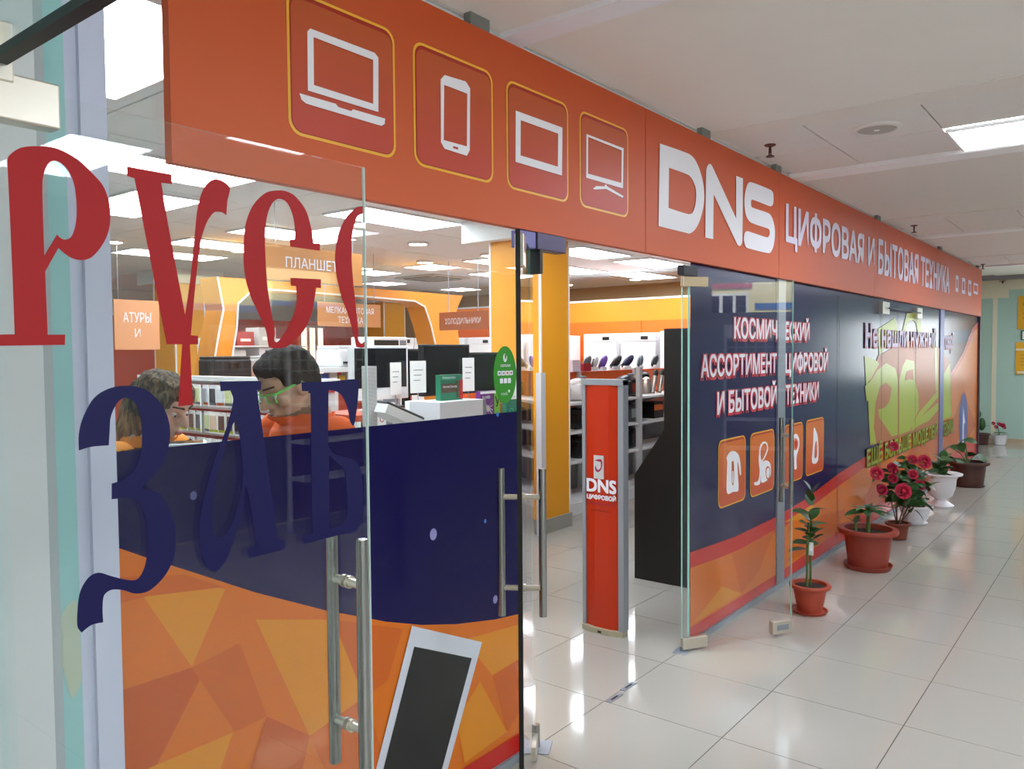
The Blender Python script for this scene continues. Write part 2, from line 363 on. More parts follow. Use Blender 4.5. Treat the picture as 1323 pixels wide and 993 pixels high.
for i in range(4): bx('panel', mat('orange_vinyl_panel', '#e2650f', .4), wr, 11.13, 11.15, 4.6+1.6*i, 6.19+1.6*i, 1.55, 2.17)
bx('edge_trim', WHITE, wr, 11.14, 11.31, 4.4, 10.9, 2.5, 2.53); bx('pilaster', mat('orange_pilaster', '#ea6d12', .5), wr, 11.08, 11.3, 3.7, 4.5, 0, 2.72)
# ---- posts, skirting of the shopfront
bm = new_bm(); box(bm, .868, .93, 1.985, 2.05, 0, ZC); box(bm, .84, .868, 2.0, 2.05, 0, ZC); struct('trim_10', bm, mat('lilac_metal', '#c4c8dc', .55), 'lilac grey metal post at the left end of the shopfront', cat='trim')
bm = new_bm(); box(bm, 5.515, 5.66, 1.99, 2.05, 0, 2.2); struct('trim_11', bm, ALU, 'grey metal post in the right shopfront', cat='trim')
bm = new_bm(); box(bm, 11.21, 11.46, 1.99, 2.05, 0, 2.2); struct('trim_12', bm, mat('blue_grey_metal', '#6c70a0', .4, .3), 'blue grey post near the far end of the shopfront', cat='trim')
SK = mat('grey_skirting', '#8e979f', .4, .2)
bm = new_bm(); box(bm, .93, 2.66, 1.985, 2.04, 0, .034); struct('baseboard_left', bm, SK, cat='baseboard')
bm = new_bm(); box(bm, 4.15, 14.2, 1.985, 2.04, 0, .034); struct('baseboard_right', bm, SK, cat='baseboard')
bm = new_bm(); box(bm, 14.2, 14.26, 1.97, 2.06, 0, 2.2); struct('trim_13', bm, mat('dark_end_trim', '#3b3844', .5), 'dark trim at the far corner of the shopfront', cat='trim')
# ---- shop window 1 (left, clear above the printed film)
def pane(name, x0, x1, z0, z1, label, y0=2.004, y1=2.014):
    bm = new_bm(); box(bm, x0, x1, y0, y1, z0, z1); o = struct(name, bm, GLASS, label, cat='window'); return o
w1 = pane('window_1', .935, 2.655, .034, ZC, 'tall glass pane with navy and orange film on its lower half')
bx('glass_edge', GEDGE, w1, 2.655, 2.662, 2.004, 2.014, .034, 2.12)
pane('window_2', 2.68, 4.15, 2.125, ZC, 'glass transom above the open doors')
w3 = pane('window_3', 4.155, 5.515, .034, ZC, 'glass pane beside the open right door with navy printed film')
bx('glass_edge', GEDGE, w3, 4.148, 4.155, 2.004, 2.014, .034, 2.12)
w4 = pane('window_4', 5.66, 11.21, .034, 2.3, 'long glass front with navy film and lime pictures of goods')
w5 = pane('window_5', 11.46, 14.2, .034, 2.3, 'last glass pane of the front before the mint wall')
YF = 2.0015
def F(pts): return [fy(*p) for p in pts]
# film on window 1
decal('navy_film', [[(.935, .034), (2.655, .034), (2.655, 1.448), (.935, 1.448)]], NAVY, w1, YF)
curve = [(150, 708), (195, 722), (240, 736), (330, 765), (420, 788), (500, 803), (545, 807), (590, 806), (640, 800), (676, 794)]
top = F(curve); top[0] = (.935, top[0][1])
decal('orange_film', [[(.935, .034), (2.655, .034), (2.655, top[-1][1])] + top[::-1][1:]], PORA, w1, YF-.0006)
FC = [0]
def facet(pts, m, w=None):
    FC[0] += 1; decal('film_facet', [F(pts)], m, w or w1, YF-.0006-.0002*FC[0])
facet([(186, 771), (262, 753), (291, 761), (248, 861)], PO2); facet([(152, 745), (240, 742), (290, 758), (190, 770), (152, 780)], PO3)
facet([(152, 893), (248, 862), (262, 870), (200, 993), (153, 993)], PO4); facet([(190, 993), (301, 946), (285, 993)], PO2); facet([(248, 862), (310, 830), (345, 925), (303, 945)], PO3)
facet([(600, 826), (672, 806), (672, 850), (636, 872)], PO2); facet([(636, 872), (672, 850), (672, 918), (655, 945)], PO3); facet([(620, 880), (655, 945), (600, 985), (590, 930)], PO2)
facet([(330, 800), (430, 800), (470, 900), (400, 950)], PO2); facet([(430, 800), (520, 812), (500, 880), (470, 900)], PO3); facet([(345, 925), (400, 950), (380, 1040), (300, 1060)], PO4); facet([(400, 950), (470, 900), (500, 990), (440, 1040)], PO3)
decal('red_band', [[(.935, .034), (2.655, .034), fy(674, 944), fy(596, 993), (1.9, .034)]], PRED, w1, YF-.0042)
# printed tablet
def tab(L): return F([(330+.2952*x, 700+.2952*y) for x, y in L])
tb = [(690, 367), (985, 428)]
tl, tr = fy(531.5, 808), fy(622, 829); bl0, br0 = fy(485, 993), fy(577, 995)
k = 1.32; bl = (tl[0]+(bl0[0]-tl[0])*k, tl[1]+(bl0[1]-tl[1])*k); br = (tr[0]+(br0[0]-tr[0])*k, tr[1]+(br0[1]-tr[1])*k)
def lerp(a, b, t): return (a[0]+(b[0]-a[0])*t, a[1]+(b[1]-a[1])*t)
def quad(u0, u1, v0, v1): return [lerp(lerp(tl, tr, u), lerp(bl, br, u), v) for u, v in ((u0, v0), (u1, v0), (u1, v1), (u0, v1))]
decal('printed_tablet', [[lerp(p, q, t) for p, q, t in zip(quad(0, 1, 0, 1), quad(0, 1, 0, 1), (0, 0, 0, 0))]], mat('tablet_print', '#c9ccd4', .3), w1, YF-.0048, label='white printed tablet frame')
decal('printed_screen', [quad(.09, .91, .105, .93)], mat('screen_print', '#1d1f1e', .25), w1, YF-.0054, label='dark printed tablet screen')
for cx, cy, r, c in ((560, 690, .018, '#8f8cc0'), (627, 673, .007, '#3f6fd0'), (643, 535, .008, '#3f6fd0'), (640, 774, .014, '#7f80b8'), (250, 640, .01, '#5a5a90')):
    x, z = fy(cx, cy); decal('printed_star', [ell(x, z, r, r*1.2, 14)], mat('star_'+c[1:], c, .3), w1, YF-.0012)
# green oval bank sticker
gx, gz = fy(653, 484); gk = mat('sticker_green', '#2f8a1a', .4)
decal('sticker', [ell(gx, gz, fy(667.5, 484)[0]-gx, .115, 36)], gk, w1, YF, label='green oval payment sticker')
decal('sticker_emblem', [ell(gx, gz+.068, .013, .017, 16)], PWHT, w1, YF-.0006); decal('sticker_emblem', [smoothloop([(gx-.003, gz+.08), (gx+.012, gz+.092), (gx+.006, gz+.07), (gx, gz+.062)])], gk, w1, YF-.0012)
text('СБЕРБАНК', gx-.032, gx+.032, gz+.032, gz+.042, PWHT, w1, YF-.0032); text('узнай', gx-.028, gx+.012, gz-.085, gz-.068, PWHT, w1, YF-.0012, bold=0); decal('sticker_mark', [ell(gx+.024, gz-.066, .006, .006, 10)], PWHT, w1, YF-.0006)
for i in range(4): decal('card_mark', [rrect(gx-.048+i*.025, gx-.026+i*.025, gz-.002, gz+.016, .003, 2)], PWHT, w1, YF-.0006)
for i in range(3): decal('card_mark', [rrect(gx-.034+i*.025, gx-.014+i*.025, gz-.034, gz-.014, .003, 2)], PWHT, w1, YF-.0006)
for i, c in enumerate(('#3a6db0', '#8d7fb5', '#d42a20', '#b5386a')): decal('card_mark', [ell(gx-.037+i*.025, gz+.007, .006, .005, 10)], mat('cm'+c, c, .4), w1, YF-.0012)
# ---- right film (windows 3, 4, 5)
def clip_x(pts, x0, x1):
    def cut(P, x, keep):
        out = []
        for i in range(len(P)):
            a, b = P[i], P[(i+1) % len(P)]; ia, ib = keep(a[0]), keep(b[0])
            if ia: out.append(a)
            if ia != ib: t = (x-a[0])/(b[0]-a[0]); out.append((x, a[1]+(b[1]-a[1])*t))
        return out
    P = cut(pts, x0, lambda v: v >= x0-1e-9); return cut(P, x1, lambda v: v <= x1+1e-9) if len(P) > 2 else []
SEG = ((w3, 4.157, 5.513), (w4, 5.662, 11.208), (w5, 11.462, 14.2))
def film(name, pts, m, lay=0):
    for wv, a, b in SEG:
        P = clip_x(pts, a, b)
        if len(P) > 2: decal(name, [P], m, wv, YF-.0006*lay)
film('navy_film', [(4.15, .034), (14.2, .034), (14.2, 2.3), (4.15, 2.3)], NAVY)
wave = F([(895, 712), (925, 702), (950, 693), (1000, 669), (1040, 645), (1083, 612), (1118, 590), (1150, 563), (1190, 527), (1228, 483), (1245, 455), (1256, 425)]) + [(14.2, 2.1)]
waveb = F([(895, 732), (925, 722), (950, 712), (1003, 687), (1040, 661), (1083, 628), (1118, 603), (1150, 574), (1190, 536), (1229.5, 488), (1246, 460), (1257, 430)]) + [(14.2, 2.02)]
wave[0] = (4.15, wave[0][1]); waveb[0] = (4.15, waveb[0][1])
film('red_band', wave + [(14.2, .034), (4.15, .034)], PRED, 1)
film('orange_film', waveb + [(14.2, .034), (4.15, .034)], PORA, 2)
for pts, m in (([(4.2, .38), (4.75, .41), (4.6, .2), (4.3, .15)], PO2), ([(4.75, .41), (5.5, .43), (5.2, .2), (4.9, .12)], PO3), ([(4.2, .12), (4.9, .12), (4.6, .24)], PO2), ([(5.66, .45), (6.3, .48), (6.5, .36)], PO2), ([(5.7, .15), (6.5, .36), (7.2, .3), (6.9, .12)], PO3), ([(7.3, .14), (8.2, .45), (9.4, .5), (9.0, .16)], PO4), ([(9.4, .5), (11, .8), (11.8, .5), (10.4, .2)], PO3), ([(11.5, .4), (13, 1.1), (14.1, .5), (12.4, .16)], PO4)):
    FC[0] += 1; film('film_facet', pts, m, 2.3+.32*(FC[0]-14))
film('red_band', [(4.15, .036), (14.2, .036), (14.2, .3), (9.0, .2), (6.5, .13), (5.5, .103), (4.15, .107)], PRED, 5.6)
for x in (6.95, 8.36, 9.05, 9.86):
    decal('film_seam', [[(x-.005, .05), (x+.005, .05), (x+.005, 2.14), (x-.005, 2.14)]], mat('seam_dark', '#0b0a16', .5), w4, YF-.0075)  # thin dark seam lines in the film
TRD = mat('title_outline', '#c4202c', .35)
def title(s, x0, x1, z0, z1, wv=None, front=PWHT, back=TRD, y=YF-.0036):
    h = z1-z0
    if back: text(s, x0+.004, x1+.004, z0-.006, z1-.006, back, wv, y, fat=.022)
    text(s, x0, x1, z0, z1, front, wv, y-.0026, fat=h*.032)
title('КОСМИЧ', 4.765, 5.505, 1.765, 1.895, w3); title('ЕСКИЙ', 5.67, 6.19, 1.762, 1.925, w4)
title('АССОРТИМЕНТ', 4.29, 5.50, 1.535, 1.665, w3); title('ЦИФРОВОЙ', 5.68, 6.655, 1.50, 1.70, w4)
title('И БЫТОВОЙ', 4.515, 5.50, 1.305, 1.475, w3); title('ТЕХНИКИ', 5.69, 6.425, 1.30, 1.435, w4)
icf = gradmat('icon_fill', '#c2411c', '#d5701a', .70, 1.15, .3)
def iconbox(wv, x0, x1, z0, z1, y, fill, r=.05):
    decal('icon_border', [rrect(x0, x1, z0, z1, r)], PYEL, wv, y); decal('icon_shade', [rrect(x0+.009, x1-.009, z0+.009, z1-.009, r-.006)], PDRD, wv, y-.0006)
    decal('icon_fill', [rrect(x0+.014, x1-.012, z0+.012, z1-.022, r-.01)], fill, wv, y-.0012)
YI = YF-.003
iconbox(w3, 4.535, 4.958, .725, 1.145, YI, icf); iconbox(w3, 5.035, 5.47, .72, 1.145, YI, icf); iconbox(w4, 5.668, 6.067, .72, 1.15, YI, icf); iconbox(w4, 6.135, 6.573, .72, 1.152, YI, icf)
def C7(L): return F([(860+.2014*p[0], 500+.2014*p[1])+(() if len(p) < 3 else ()) for p in L])
def ico(wv, loops, m=PWHT, lay=0): decal('icon_picture', [smoothloop(F([(860+.2014*p[0], 500+.2014*p[1]) for p in l]), 3) for l in loops], m, wv, YI-.0018-.0005*lay)
ico(w3, [[(388, 450), (410, 415), (440, 410), (468, 440), (478, 500), (480, 560), (472, 560), (465, 500), (458, 480), (460, 560), (464, 660), (430, 670), (392, 682), (388, 600), (392, 480)]])
ico(w3, [[(420, 480), (432, 475), (436, 530), (432, 625), (422, 620)]], icf, 1); ico(w3, [[(424, 540), (430, 538), (430, 612), (424, 610)]], PWHT, 2)
ico(w3, [[(565, 610), (590, 600), (600, 540), (594, 470), (602, 380), (625, 348), (648, 360), (654, 400), (640, 440), (618, 480), (640, 468), (668, 490), (672, 560), (650, 595), (612, 612), (606, 560), (602, 620), (568, 628)]])
ico(w3, [[(640, 520), (655, 505), (668, 530), (664, 580), (648, 592), (638, 560)]], icf, 1); ico(w3, [[(644, 530), (655, 515), (664, 535), (660, 575), (650, 582), (642, 560)]], PWHT, 2); ico(w3, [[(606, 400), (626, 360), (644, 370), (646, 400), (612, 470)]], icf, 1)
ico(w4, [[(808, 330), (820, 305), (840, 302), (855, 340), (852, 390), (840, 430), (836, 470), (838, 520), (824, 522), (820, 440), (808, 430)]]); ico(w4, [[(818, 350), (830, 325), (846, 345), (844, 385), (830, 405), (818, 390)]], icf, 1); ico(w4, [[(824, 358), (832, 342), (840, 356), (838, 380), (830, 388)]], PRED, 2)
ico(w4, [[(948, 262), (962, 280), (975, 330), (975, 470), (936, 482), (944, 360)]]); ico(w4, [[(955, 370), (966, 345), (968, 440), (952, 450)]], icf, 1)
# lime collage on the far front
LM = lambda L: F([(1110+.2315*x, 390+.2315*y) for x, y in L])
CG = mat('collage_orange', '#b0602a', .35)
film('collage_ground', LM([(105, 300), (215, 240), (330, 200), (440, 250), (500, 330), (515, 400), (508, 650), (330, 720), (215, 760), (60, 800), (45, 480)]), CG, 6.2)
for L in ([(28, 300), (100, 330), (110, 345), (70, 420), (38, 465)], [(105, 150), (200, 88), (207, 110), (210, 170), (110, 300)],
          [(60, 790), (45, 480), (100, 380), (150, 340), (200, 370), (215, 430), (215, 740), (180, 750), (150, 700), (110, 640), (105, 600), (140, 590), (165, 560), (180, 480), (150, 450), (115, 470), (90, 560), (80, 700), (95, 790)],
          [(238, 170), (265, 62), (320, 60), (343, 110), (345, 170), (325, 170), (318, 120), (300, 100), (278, 105), (262, 130), (258, 170)],
          [(222, 440), (240, 360), (262, 320), (305, 330), (312, 440), (330, 520), (330, 600), (280, 720), (222, 740)],
          [(330, 620), (440, 490), (440, 530), (345, 640), (440, 560), (440, 600), (390, 660), (330, 690), (290, 720), (290, 690)],
          [(460, 420), (505, 340), (512, 640), (462, 660)], [(415, 160), (428, 150), (432, 300), (440, 490), (425, 500)], [(30, 470), (80, 420), (60, 520), (40, 560)]):
    FC[0] += 1; film('lime_picture', LM(L), LIME, 6.6+.34*(FC[0]-22))
film('lime_cutout', LM([(252, 440), (264, 385), (298, 375), (302, 435), (278, 430)]), CG, 11)
LAVP = mat('lavender_print', '#b9a8c8', .35)
title('Не нашли нужный', 7.755, 10.95, 1.66, 1.935, w4, LAVP, mat('title_red_dull', '#b8483e', .4), YF-.0085); title('товар?', 11.48, 12.1, 1.64, 1.90, w5, LAVP, MATS['title_red_dull'], YF-.0085)
title('ЕЩЁ БОЛЬШЕ МОДЕЛЕЙ', 7.85, 11.1, .565, .795, w4, LIME, mat('lime_shadow', '#5a3a12', .4), YF-.0085); title('ТЕХНИКИ', 11.48, 12.19, .565, .735, w5, LIME, MATS['lime_shadow'], YF-.0085)
x, z = fy(1244.5, 545); decal('blue_badge', [ell(x, z, .34, .42, 26)], mat('badge_blue', '#4a4f8c', .4), w5, YF-.0036); decal('badge_arrow', [[(x-.06, z+.25), (x+.14, z-.02), (x+.03, z-.03), (x+.05, z-.32), (x-.07, z-.32), (x-.06, z-.02)]], PWHT, w5, YF-.0042)
# closer clamps on the far closed doors
for nm, a in (('clamp', 8.23), ('clamp', 9.72)): bx(nm, SILV, w4, a, a+.25, 1.955, 2.004, 2.03, 2.15, .004)
bm = new_bm(); rod(bm, (8.4, 1.94, 2.09), (9.8, 1.94, 2.09), .008); obj('door_rod', bm, BLACK, w4)
# ---- shop sign
sign = thing('shop_sign', 'long orange fascia sign with white logo letters above the shop doors', 'sign', (1.08, 2.0, 2.19))
sg = gradmat('sign_orange', '#cc5a28', '#c24a12', 2.19, 2.9, .5)  # gradient mostly paints in light reflected on the lower fascia
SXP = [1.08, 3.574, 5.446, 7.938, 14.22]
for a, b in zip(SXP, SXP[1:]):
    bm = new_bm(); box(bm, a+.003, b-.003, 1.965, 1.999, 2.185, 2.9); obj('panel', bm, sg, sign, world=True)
YS = 1.9635
for a in (2.26, 4.24, 5.39, 8.05, 11.0, 13.9):
    bm = new_bm(); box(bm, a, a+.11, 1.97, 2.003, 2.7, ZC); obj('bracket', bm, mat('grey_steel', '#7d7f7a', .5, .3), sign, world=True)
isf = gradmat('sign_icon_fill', '#bf3f2c', '#b9521c', 2.34, 2.75, .42)
for a, b in ((1.442, 1.868), (1.953, 2.377), (2.46, 2.887), (2.976, 3.4)): iconbox(sign, a, b, 2.333, 2.755, YS, isf, .045)
ys = YS-.0018
def K(L, ox, oy, s): return F([(ox+s*p[0], oy+s*p[1]) for p in L])
def pic(loops, ox, oy, s, m=PWHT, sm=False, dy=0, name='icon_picture'):
    for off, mm, d in ((2.2/s*.25, PDRD, .0), (0, m, .0006)):
        if off and name != 'icon_picture': continue
        L = []
        for l in loops:
            pts = [(ox+s*(p[0]+off*.6), oy+s*(p[1]+off*2))+tuple(p[2:]) for p in l]
            q = [fy(p[0], p[1])+tuple(p[2:]) for p in pts]
            L.append(smoothloop(q, 5) if sm else q)
        decal(name, L, mm, sign, ys-dy-d)
s5 = .2517
pic([[(225, 178), (240, 163), (570, 285), (590, 310), (590, 587), (228, 478)], [(257, 207), (259, 450), (563, 545), (563, 322)]], 330, 0, s5)
pic([[(185, 492), (370, 545), (385, 562), (450, 582), (460, 573), (625, 620), (622, 648), (605, 657), (220, 545), (195, 525)]], 330, 0, s5)
pic([[(910, 420), (930, 397), (1040, 430), (1062, 465), (1060, 780), (1045, 808), (930, 772), (912, 740)], [(928, 447), (926, 728), (1045, 760), (1047, 492)], [(973, 758), (975, 770), (1000, 777), (1000, 765)]], 330, 0, s5)
pic([[(383, 577), (624, 663), (622, 907), (382, 838)], [(409, 626), (408, 805), (600, 862), (602, 694)]], 560, 0, s5)
pic([[(748, 695), (940, 768), (937, 972), (747, 918)], [(757, 710), (756, 897), (928, 944), (930, 778)]], 560, 0, s5)
pic([[(783, 972), (800, 960), (840, 962), (848, 950), (856, 962), (940, 1012), (935, 1020), (850, 975), (790, 978)]], 560, 0, s5)
s7 = .1712
pic([[(22, 98, 1), (240, 175), (290, 220), (330, 310), (355, 420), (358, 540), (335, 650), (300, 730), (255, 772), (220, 768), (12, 718, 1)], [(92, 280, 1), (88, 582, 1), (240, 628), (275, 610), (295, 540), (297, 450), (275, 380), (240, 335)]], 840, 170, s7, sm=True, name='logo_letter')
pic([[(368, 803, 1), (375, 300), (390, 258), (405, 252), (422, 270), (603, 660, 1), (603, 340, 1), (655, 360, 1), (650, 830), (640, 860), (625, 865), (610, 850), (432, 480, 1), (428, 815, 1)]], 840, 170, s7, sm=True, name='logo_letter')
pic([[(690, 402), (720, 388), (865, 445), (885, 470), (888, 530), (880, 560), (862, 568), (725, 518), (716, 540), (722, 575), (850, 620), (880, 660), (898, 740), (895, 830), (880, 890), (855, 920), (700, 885), (675, 870), (662, 820), (668, 770), (690, 755), (840, 802), (858, 780), (856, 745), (845, 735), (715, 690), (680, 640), (667, 560), (670, 480)]], 840, 170, s7, sm=True, name='logo_letter')
LILP = mat('lilac_print', '#d9cfe0', .4)
text('ЦИФРОВАЯ И', 5.575, 7.9, 2.40, 2.715, LILP, sign, ys-.002, bold=.045); text('БЫТОВАЯ ТЕХНИКА', 8.05, 11.57, 2.405, 2.725, LILP, sign, ys-.002, bold=.045)
for a, b in ((12.02, 12.22), (12.5, 12.75), (13.0, 13.25)): decal('icon_picture', [rrect(a, b, 2.45, 2.67, .02), rrect(a+.05, b-.05, 2.5, 2.62, .01)[::-1]], LILP, sign, ys)
decal('icon_picture', [rrect(13.45, 13.85, 2.5, 2.66, .02), rrect(13.5, 13.8, 2.54, 2.63, .01)[::-1]], LILP, sign, ys)
# ================================================================ DOORS
def handle(parent, pt, L=.5, off=.045, r=.0135, name='handle'):
    """two upright bars through the leaf, joined by two standoffs; pt: local (x, z0) on leaf plane y=0"""
    x, z0 = pt
    for s in (-1, 1):
        bm = new_bm(); rod(bm, (x, s*off, z0), (x, s*off, z0+L), r, seg=20); h = obj(name, bm, STEEL, parent, True)
        for zz in (.1, L-.1):
            bm = new_bm(); rod(bm, (x, s*.004, z0+zz), (x, s*off, z0+zz), .0095, seg=16); rod(bm, (x, s*.005, z0+zz), (x, s*.012, z0+zz), .014, seg=16); obj('standoff', bm, SILV, h, True)
def leaf(name, loc, rz, W, label, z1=2.1):
    bm = new_bm(); box(bm, .0, W, -.005, .005, .03, z1); o = struct(name, bm, GLASS, label, cat='door'); o.location = loc; o.rotation_euler = (0, 0, rz); return o
d1 = leaf('door_1', (2.665, 2.0, 0), math.atan2(-.356, -.549), .655, 'left glass door leaf swung out edge-on towards the viewer')
bx('edge_seal', mat('black_seal', '#0a0a0a', .5), d1, .650, .662, -.008, .008, .03, 2.1); bx('clamp', SILV, d1, .52, .6, -.016, .016, 1.985, 2.095, .003); bx('clamp', SILV, d1, .0, .13, -.016, .016, .01, .07, .003)
handle(d1, (.575, .765), .52, .105/2+.02)
d2 = leaf('door_2', (4.05, 2.0, 0), math.atan2(-.528, .849), .745, 'right glass door leaf swung out beside a potted plant')
bx('clamp', mat('beige_chrome', '#c8b698', .35, .7), d2, 0, .16, -.016, .016, 2.045, 2.1, .003); bx('clamp', SILV, d2, 0, .16, -.016, .016, .012, .075, .003); bx('clamp', SILV, d2, .605, .745, -.018, .018, .02, .095, .003)
bx('lock_face', ALU, d2, .635, .715, -.0195, -.018, .042, .075)
handle(d2, (.705, .79), .5, .045)
bx('glass_edge', GEDGE, d2, .7445, .747, -.005, .005, .1, 2.1); bx('glass_edge', GEDGE, d2, -.002, .0005, -.005, .005, .08, 2.04)
# header fittings and floor fittings
t = thing('transom_hinge', 'dark top hinge patch above the left door leaf', 'hinge', (2.68, 2.0, 2.115)); bx('hinge_body', mat('violet_grey_metal', '#57506a', .4, .5), t, -.01, .2, -.03, .03, .0, .085, .004); bx('hinge_cover', mat('lilac_chrome', '#6f6c9c', .35, .5), t, -.12, -.015, -.025, .025, .0, .07, .004); bx('hinge_strap', BLACK, t, .0, .02, -.034, .034, -.1, .0, .002)
t = thing('transom_hinge', 'black top hinge patch above the right door leaf', 'hinge', (4.05, 2.0, 2.107)); bx('hinge_body', mat('black_metal', '#26242a', .4, .5), t, -.02, .16, -.02, .02, 0, .055, .004)
t = thing('floor_pivot', 'steel floor pivot plate under the left door leaf', 'door fitting', (2.68, 2.0, 0), R(28)); bx('plate', ALU, t, -.06, .06, -.06, .06, 0, .004, .001); bm = new_bm(); rod(bm, (0, 0, .004), (0, 0, .1), .014, seg=16); obj('pin', bm, STEEL, t, True)
t = thing('floor_pivot', 'steel floor pivot plate under the right door leaf', 'door fitting', (4.05, 2.0, 0), R(10)); bx('plate', ALU, t, -.05, .05, -.04, .04, 0, .004, .001); bm = new_bm(); rod(bm, (0, 0, .003), (0, 0, .02), .012, seg=12); obj('pin', bm, STEEL, t, True)
t = thing('floor_strike', 'steel floor lock plate nearer the grey fittings on the left', 'lock plate', (3.297, 1.985, 0)); bx('plate', ALU, t, -.06, .06, -.014, .014, 0, .003); bx('keyhole', BLACK, t, -.03, .03, -.006, .006, .003, .0036)
dup(t, (3.456, 2.0, 0), None, 'steel floor lock plate nearer the open right door')
# near door leaf with vinyl letters, belonging to the neighbouring doorway
NX, NY = .472, 1.36
d3 = leaf('door_3', (NX, NY, 0), 0, .722, 'near glass door leaf carrying red and navy vinyl letters', 2.1)
bx('glass_edge', mat('pale_glass_edge', '#cfe0da', .15), d3, .7215, .7235, -.0035, .0035, .03, 2.1); bx('clamp', SILV, d3, -.03, .085, -.018, .018, 2.045, 2.115, .003); bx('clamp', SILV, d3, -.03, .09, -.018, .018, .012, .08, .003)
c2 = lambda x, y: (.2517*x, 200+.2517*y)
c5 = lambda x, y: (120+.2721*x, 230+.2721*y)
c8 = lambda x, y: (100+.3626*x, 470+.3626*y)
def letter(loops, f, m, label):
    L = [smoothloop([fy(*f(p[0], p[1]), Y=NY-.0065)+tuple(p[2:]) for p in l], 5) for l in loops]
    o = decal('vinyl_letter', L, m, d3, NY-.0065); o['label'] = label
letter([[(-25, 922, 1), (75, 920, 1), (65, 650), (50, 300), (38, 30), (50, 0), (110, -38), (210, -45), (300, -30), (400, 25), (480, 100), (530, 160), (560, 240), (567, 320), (555, 400), (520, 470), (470, 525), (420, 540), (370, 530), (330, 505), (300, 478, 1), (232, 598, 1), (245, 922, 1), (335, 922, 1), (333, 975, 1), (-25, 980, 1)],
        [(228, 515, 1), (222, 350), (218, 180), (222, 110), (245, 50), (275, 30), (310, 40), (350, 80), (378, 145), (390, 220), (393, 300), (385, 370), (365, 420), (335, 435), (310, 425), (292, 408, 1)]], c2, REDV, 'red letter at the far left')
letter([[(650, 58, 1), (882, 100, 1), (882, 150, 1), (828, 143, 1), (862, 350), (950, 820, 1), (975, 650), (1000, 400), (1010, 300), (1030, 210), (1060, 150), (1100, 125), (1145, 135), (1180, 170), (1168, 235), (1162, 310, 1), (1140, 295), (1100, 295), (1060, 350), (1030, 450), (1000, 700), (980, 925, 1), (1017, 928, 1), (1017, 972, 1), (975, 972, 1), (990, 1283, 1), (915, 1290, 1), (935, 972, 1), (855, 972, 1), (690, 120, 1), (652, 108, 1)]], c2, REDV, 'red slanted letter')
letter([[(880, 58), (820, 70), (760, 130), (725, 220), (715, 330), (720, 450), (745, 550), (785, 640), (820, 720), (830, 775), (835, 803, 1), (870, 808), (920, 800), (970, 760), (1010, 710), (1040, 640), (1055, 560), (1060, 520, 1), (1083, 522, 1), (1083, 480, 1), (938, 473, 1), (940, 510, 1), (965, 512, 1), (968, 580), (955, 640), (930, 700), (900, 750), (875, 778), (862, 770), (865, 730), (850, 650), (830, 520), (820, 380), (818, 260), (830, 170), (855, 115), (885, 98), (920, 115), (945, 165), (958, 230), (958, 290, 1), (935, 292, 1), (937, 325, 1), (1078, 345, 1), (1078, 310, 1), (1048, 308, 1), (1035, 230), (1010, 150), (960, 85), (920, 63)]], c5, REDV, 'red round letter')
letter([[(1282, 133, 1), (1250, 140), (1200, 190), (1165, 270), (1150, 360), (1155, 450), (1180, 560), (1215, 660), (1240, 750), (1250, 800, 1), (1275, 806), (1290, 802, 1), (1290, 775, 1), (1275, 785), (1260, 765), (1258, 700), (1248, 600), (1235, 480), (1228, 360), (1232, 260), (1255, 185), (1282, 168, 1)]], c5, REDV, 'red letter cut off at the glass edge')
letter([[(5, 308, 1), (5, 250), (20, 190), (60, 120), (120, 85), (190, 78), (250, 95), (300, 145), (325, 200), (330, 260), (315, 330), (280, 390), (232, 440), (290, 460), (330, 520), (350, 590), (345, 680), (315, 750), (260, 805), (210, 818), (160, 805), (120, 805), (95, 825), (90, 870), (92, 920, 1), (50, 930), (15, 957, 1), (0, 935), (0, 880), (10, 810), (40, 760), (75, 743), (120, 755), (175, 768), (215, 765), (240, 720), (250, 650), (245, 560), (225, 500), (195, 478), (160, 478), (122, 482, 1), (122, 426, 1), (165, 410), (205, 375), (225, 320), (230, 260), (225, 190), (205, 140), (175, 120), (145, 135), (120, 185), (115, 240), (112, 290, 1), (50, 295)]], c8, NAVV, 'navy letter at the left')
letter([[(508, 62, 1), (655, 60, 1), (655, 92, 1), (640, 93, 1), (715, 628, 1), (742, 628, 1), (740, 660, 1), (610, 692, 1), (607, 657, 1), (640, 650, 1), (603, 440), (590, 520), (560, 620), (530, 700), (495, 738), (465, 730), (440, 660), (435, 580), (450, 480), (490, 340), (530, 230), (555, 130), (545, 95, 1), (510, 97, 1)], [(565, 205), (520, 320), (490, 440), (480, 540), (485, 600), (505, 618), (525, 610), (555, 560), (580, 470), (590, 380)]], c8, NAVV, 'navy middle letter')
letter([[(798, 65, 1), (900, 62), (980, 54), (1003, 55, 1), (1000, 120), (990, 200), (983, 220), (972, 205), (960, 150), (935, 105), (895, 92, 1), (893, 290, 1), (915, 320), (990, 345), (1012, 390), (1018, 480), (1010, 560), (990, 595), (950, 605), (805, 642, 1), (803, 610, 1), (838, 603, 1), (830, 98, 1), (800, 96, 1)], [(897, 325, 1), (897, 585, 1), (930, 578), (955, 555), (962, 520), (958, 420), (950, 375), (925, 350)]], c8, NAVV, 'navy letter above the handle')
handle(d3, (1.13-NX, .77), .52, .05, .0135)
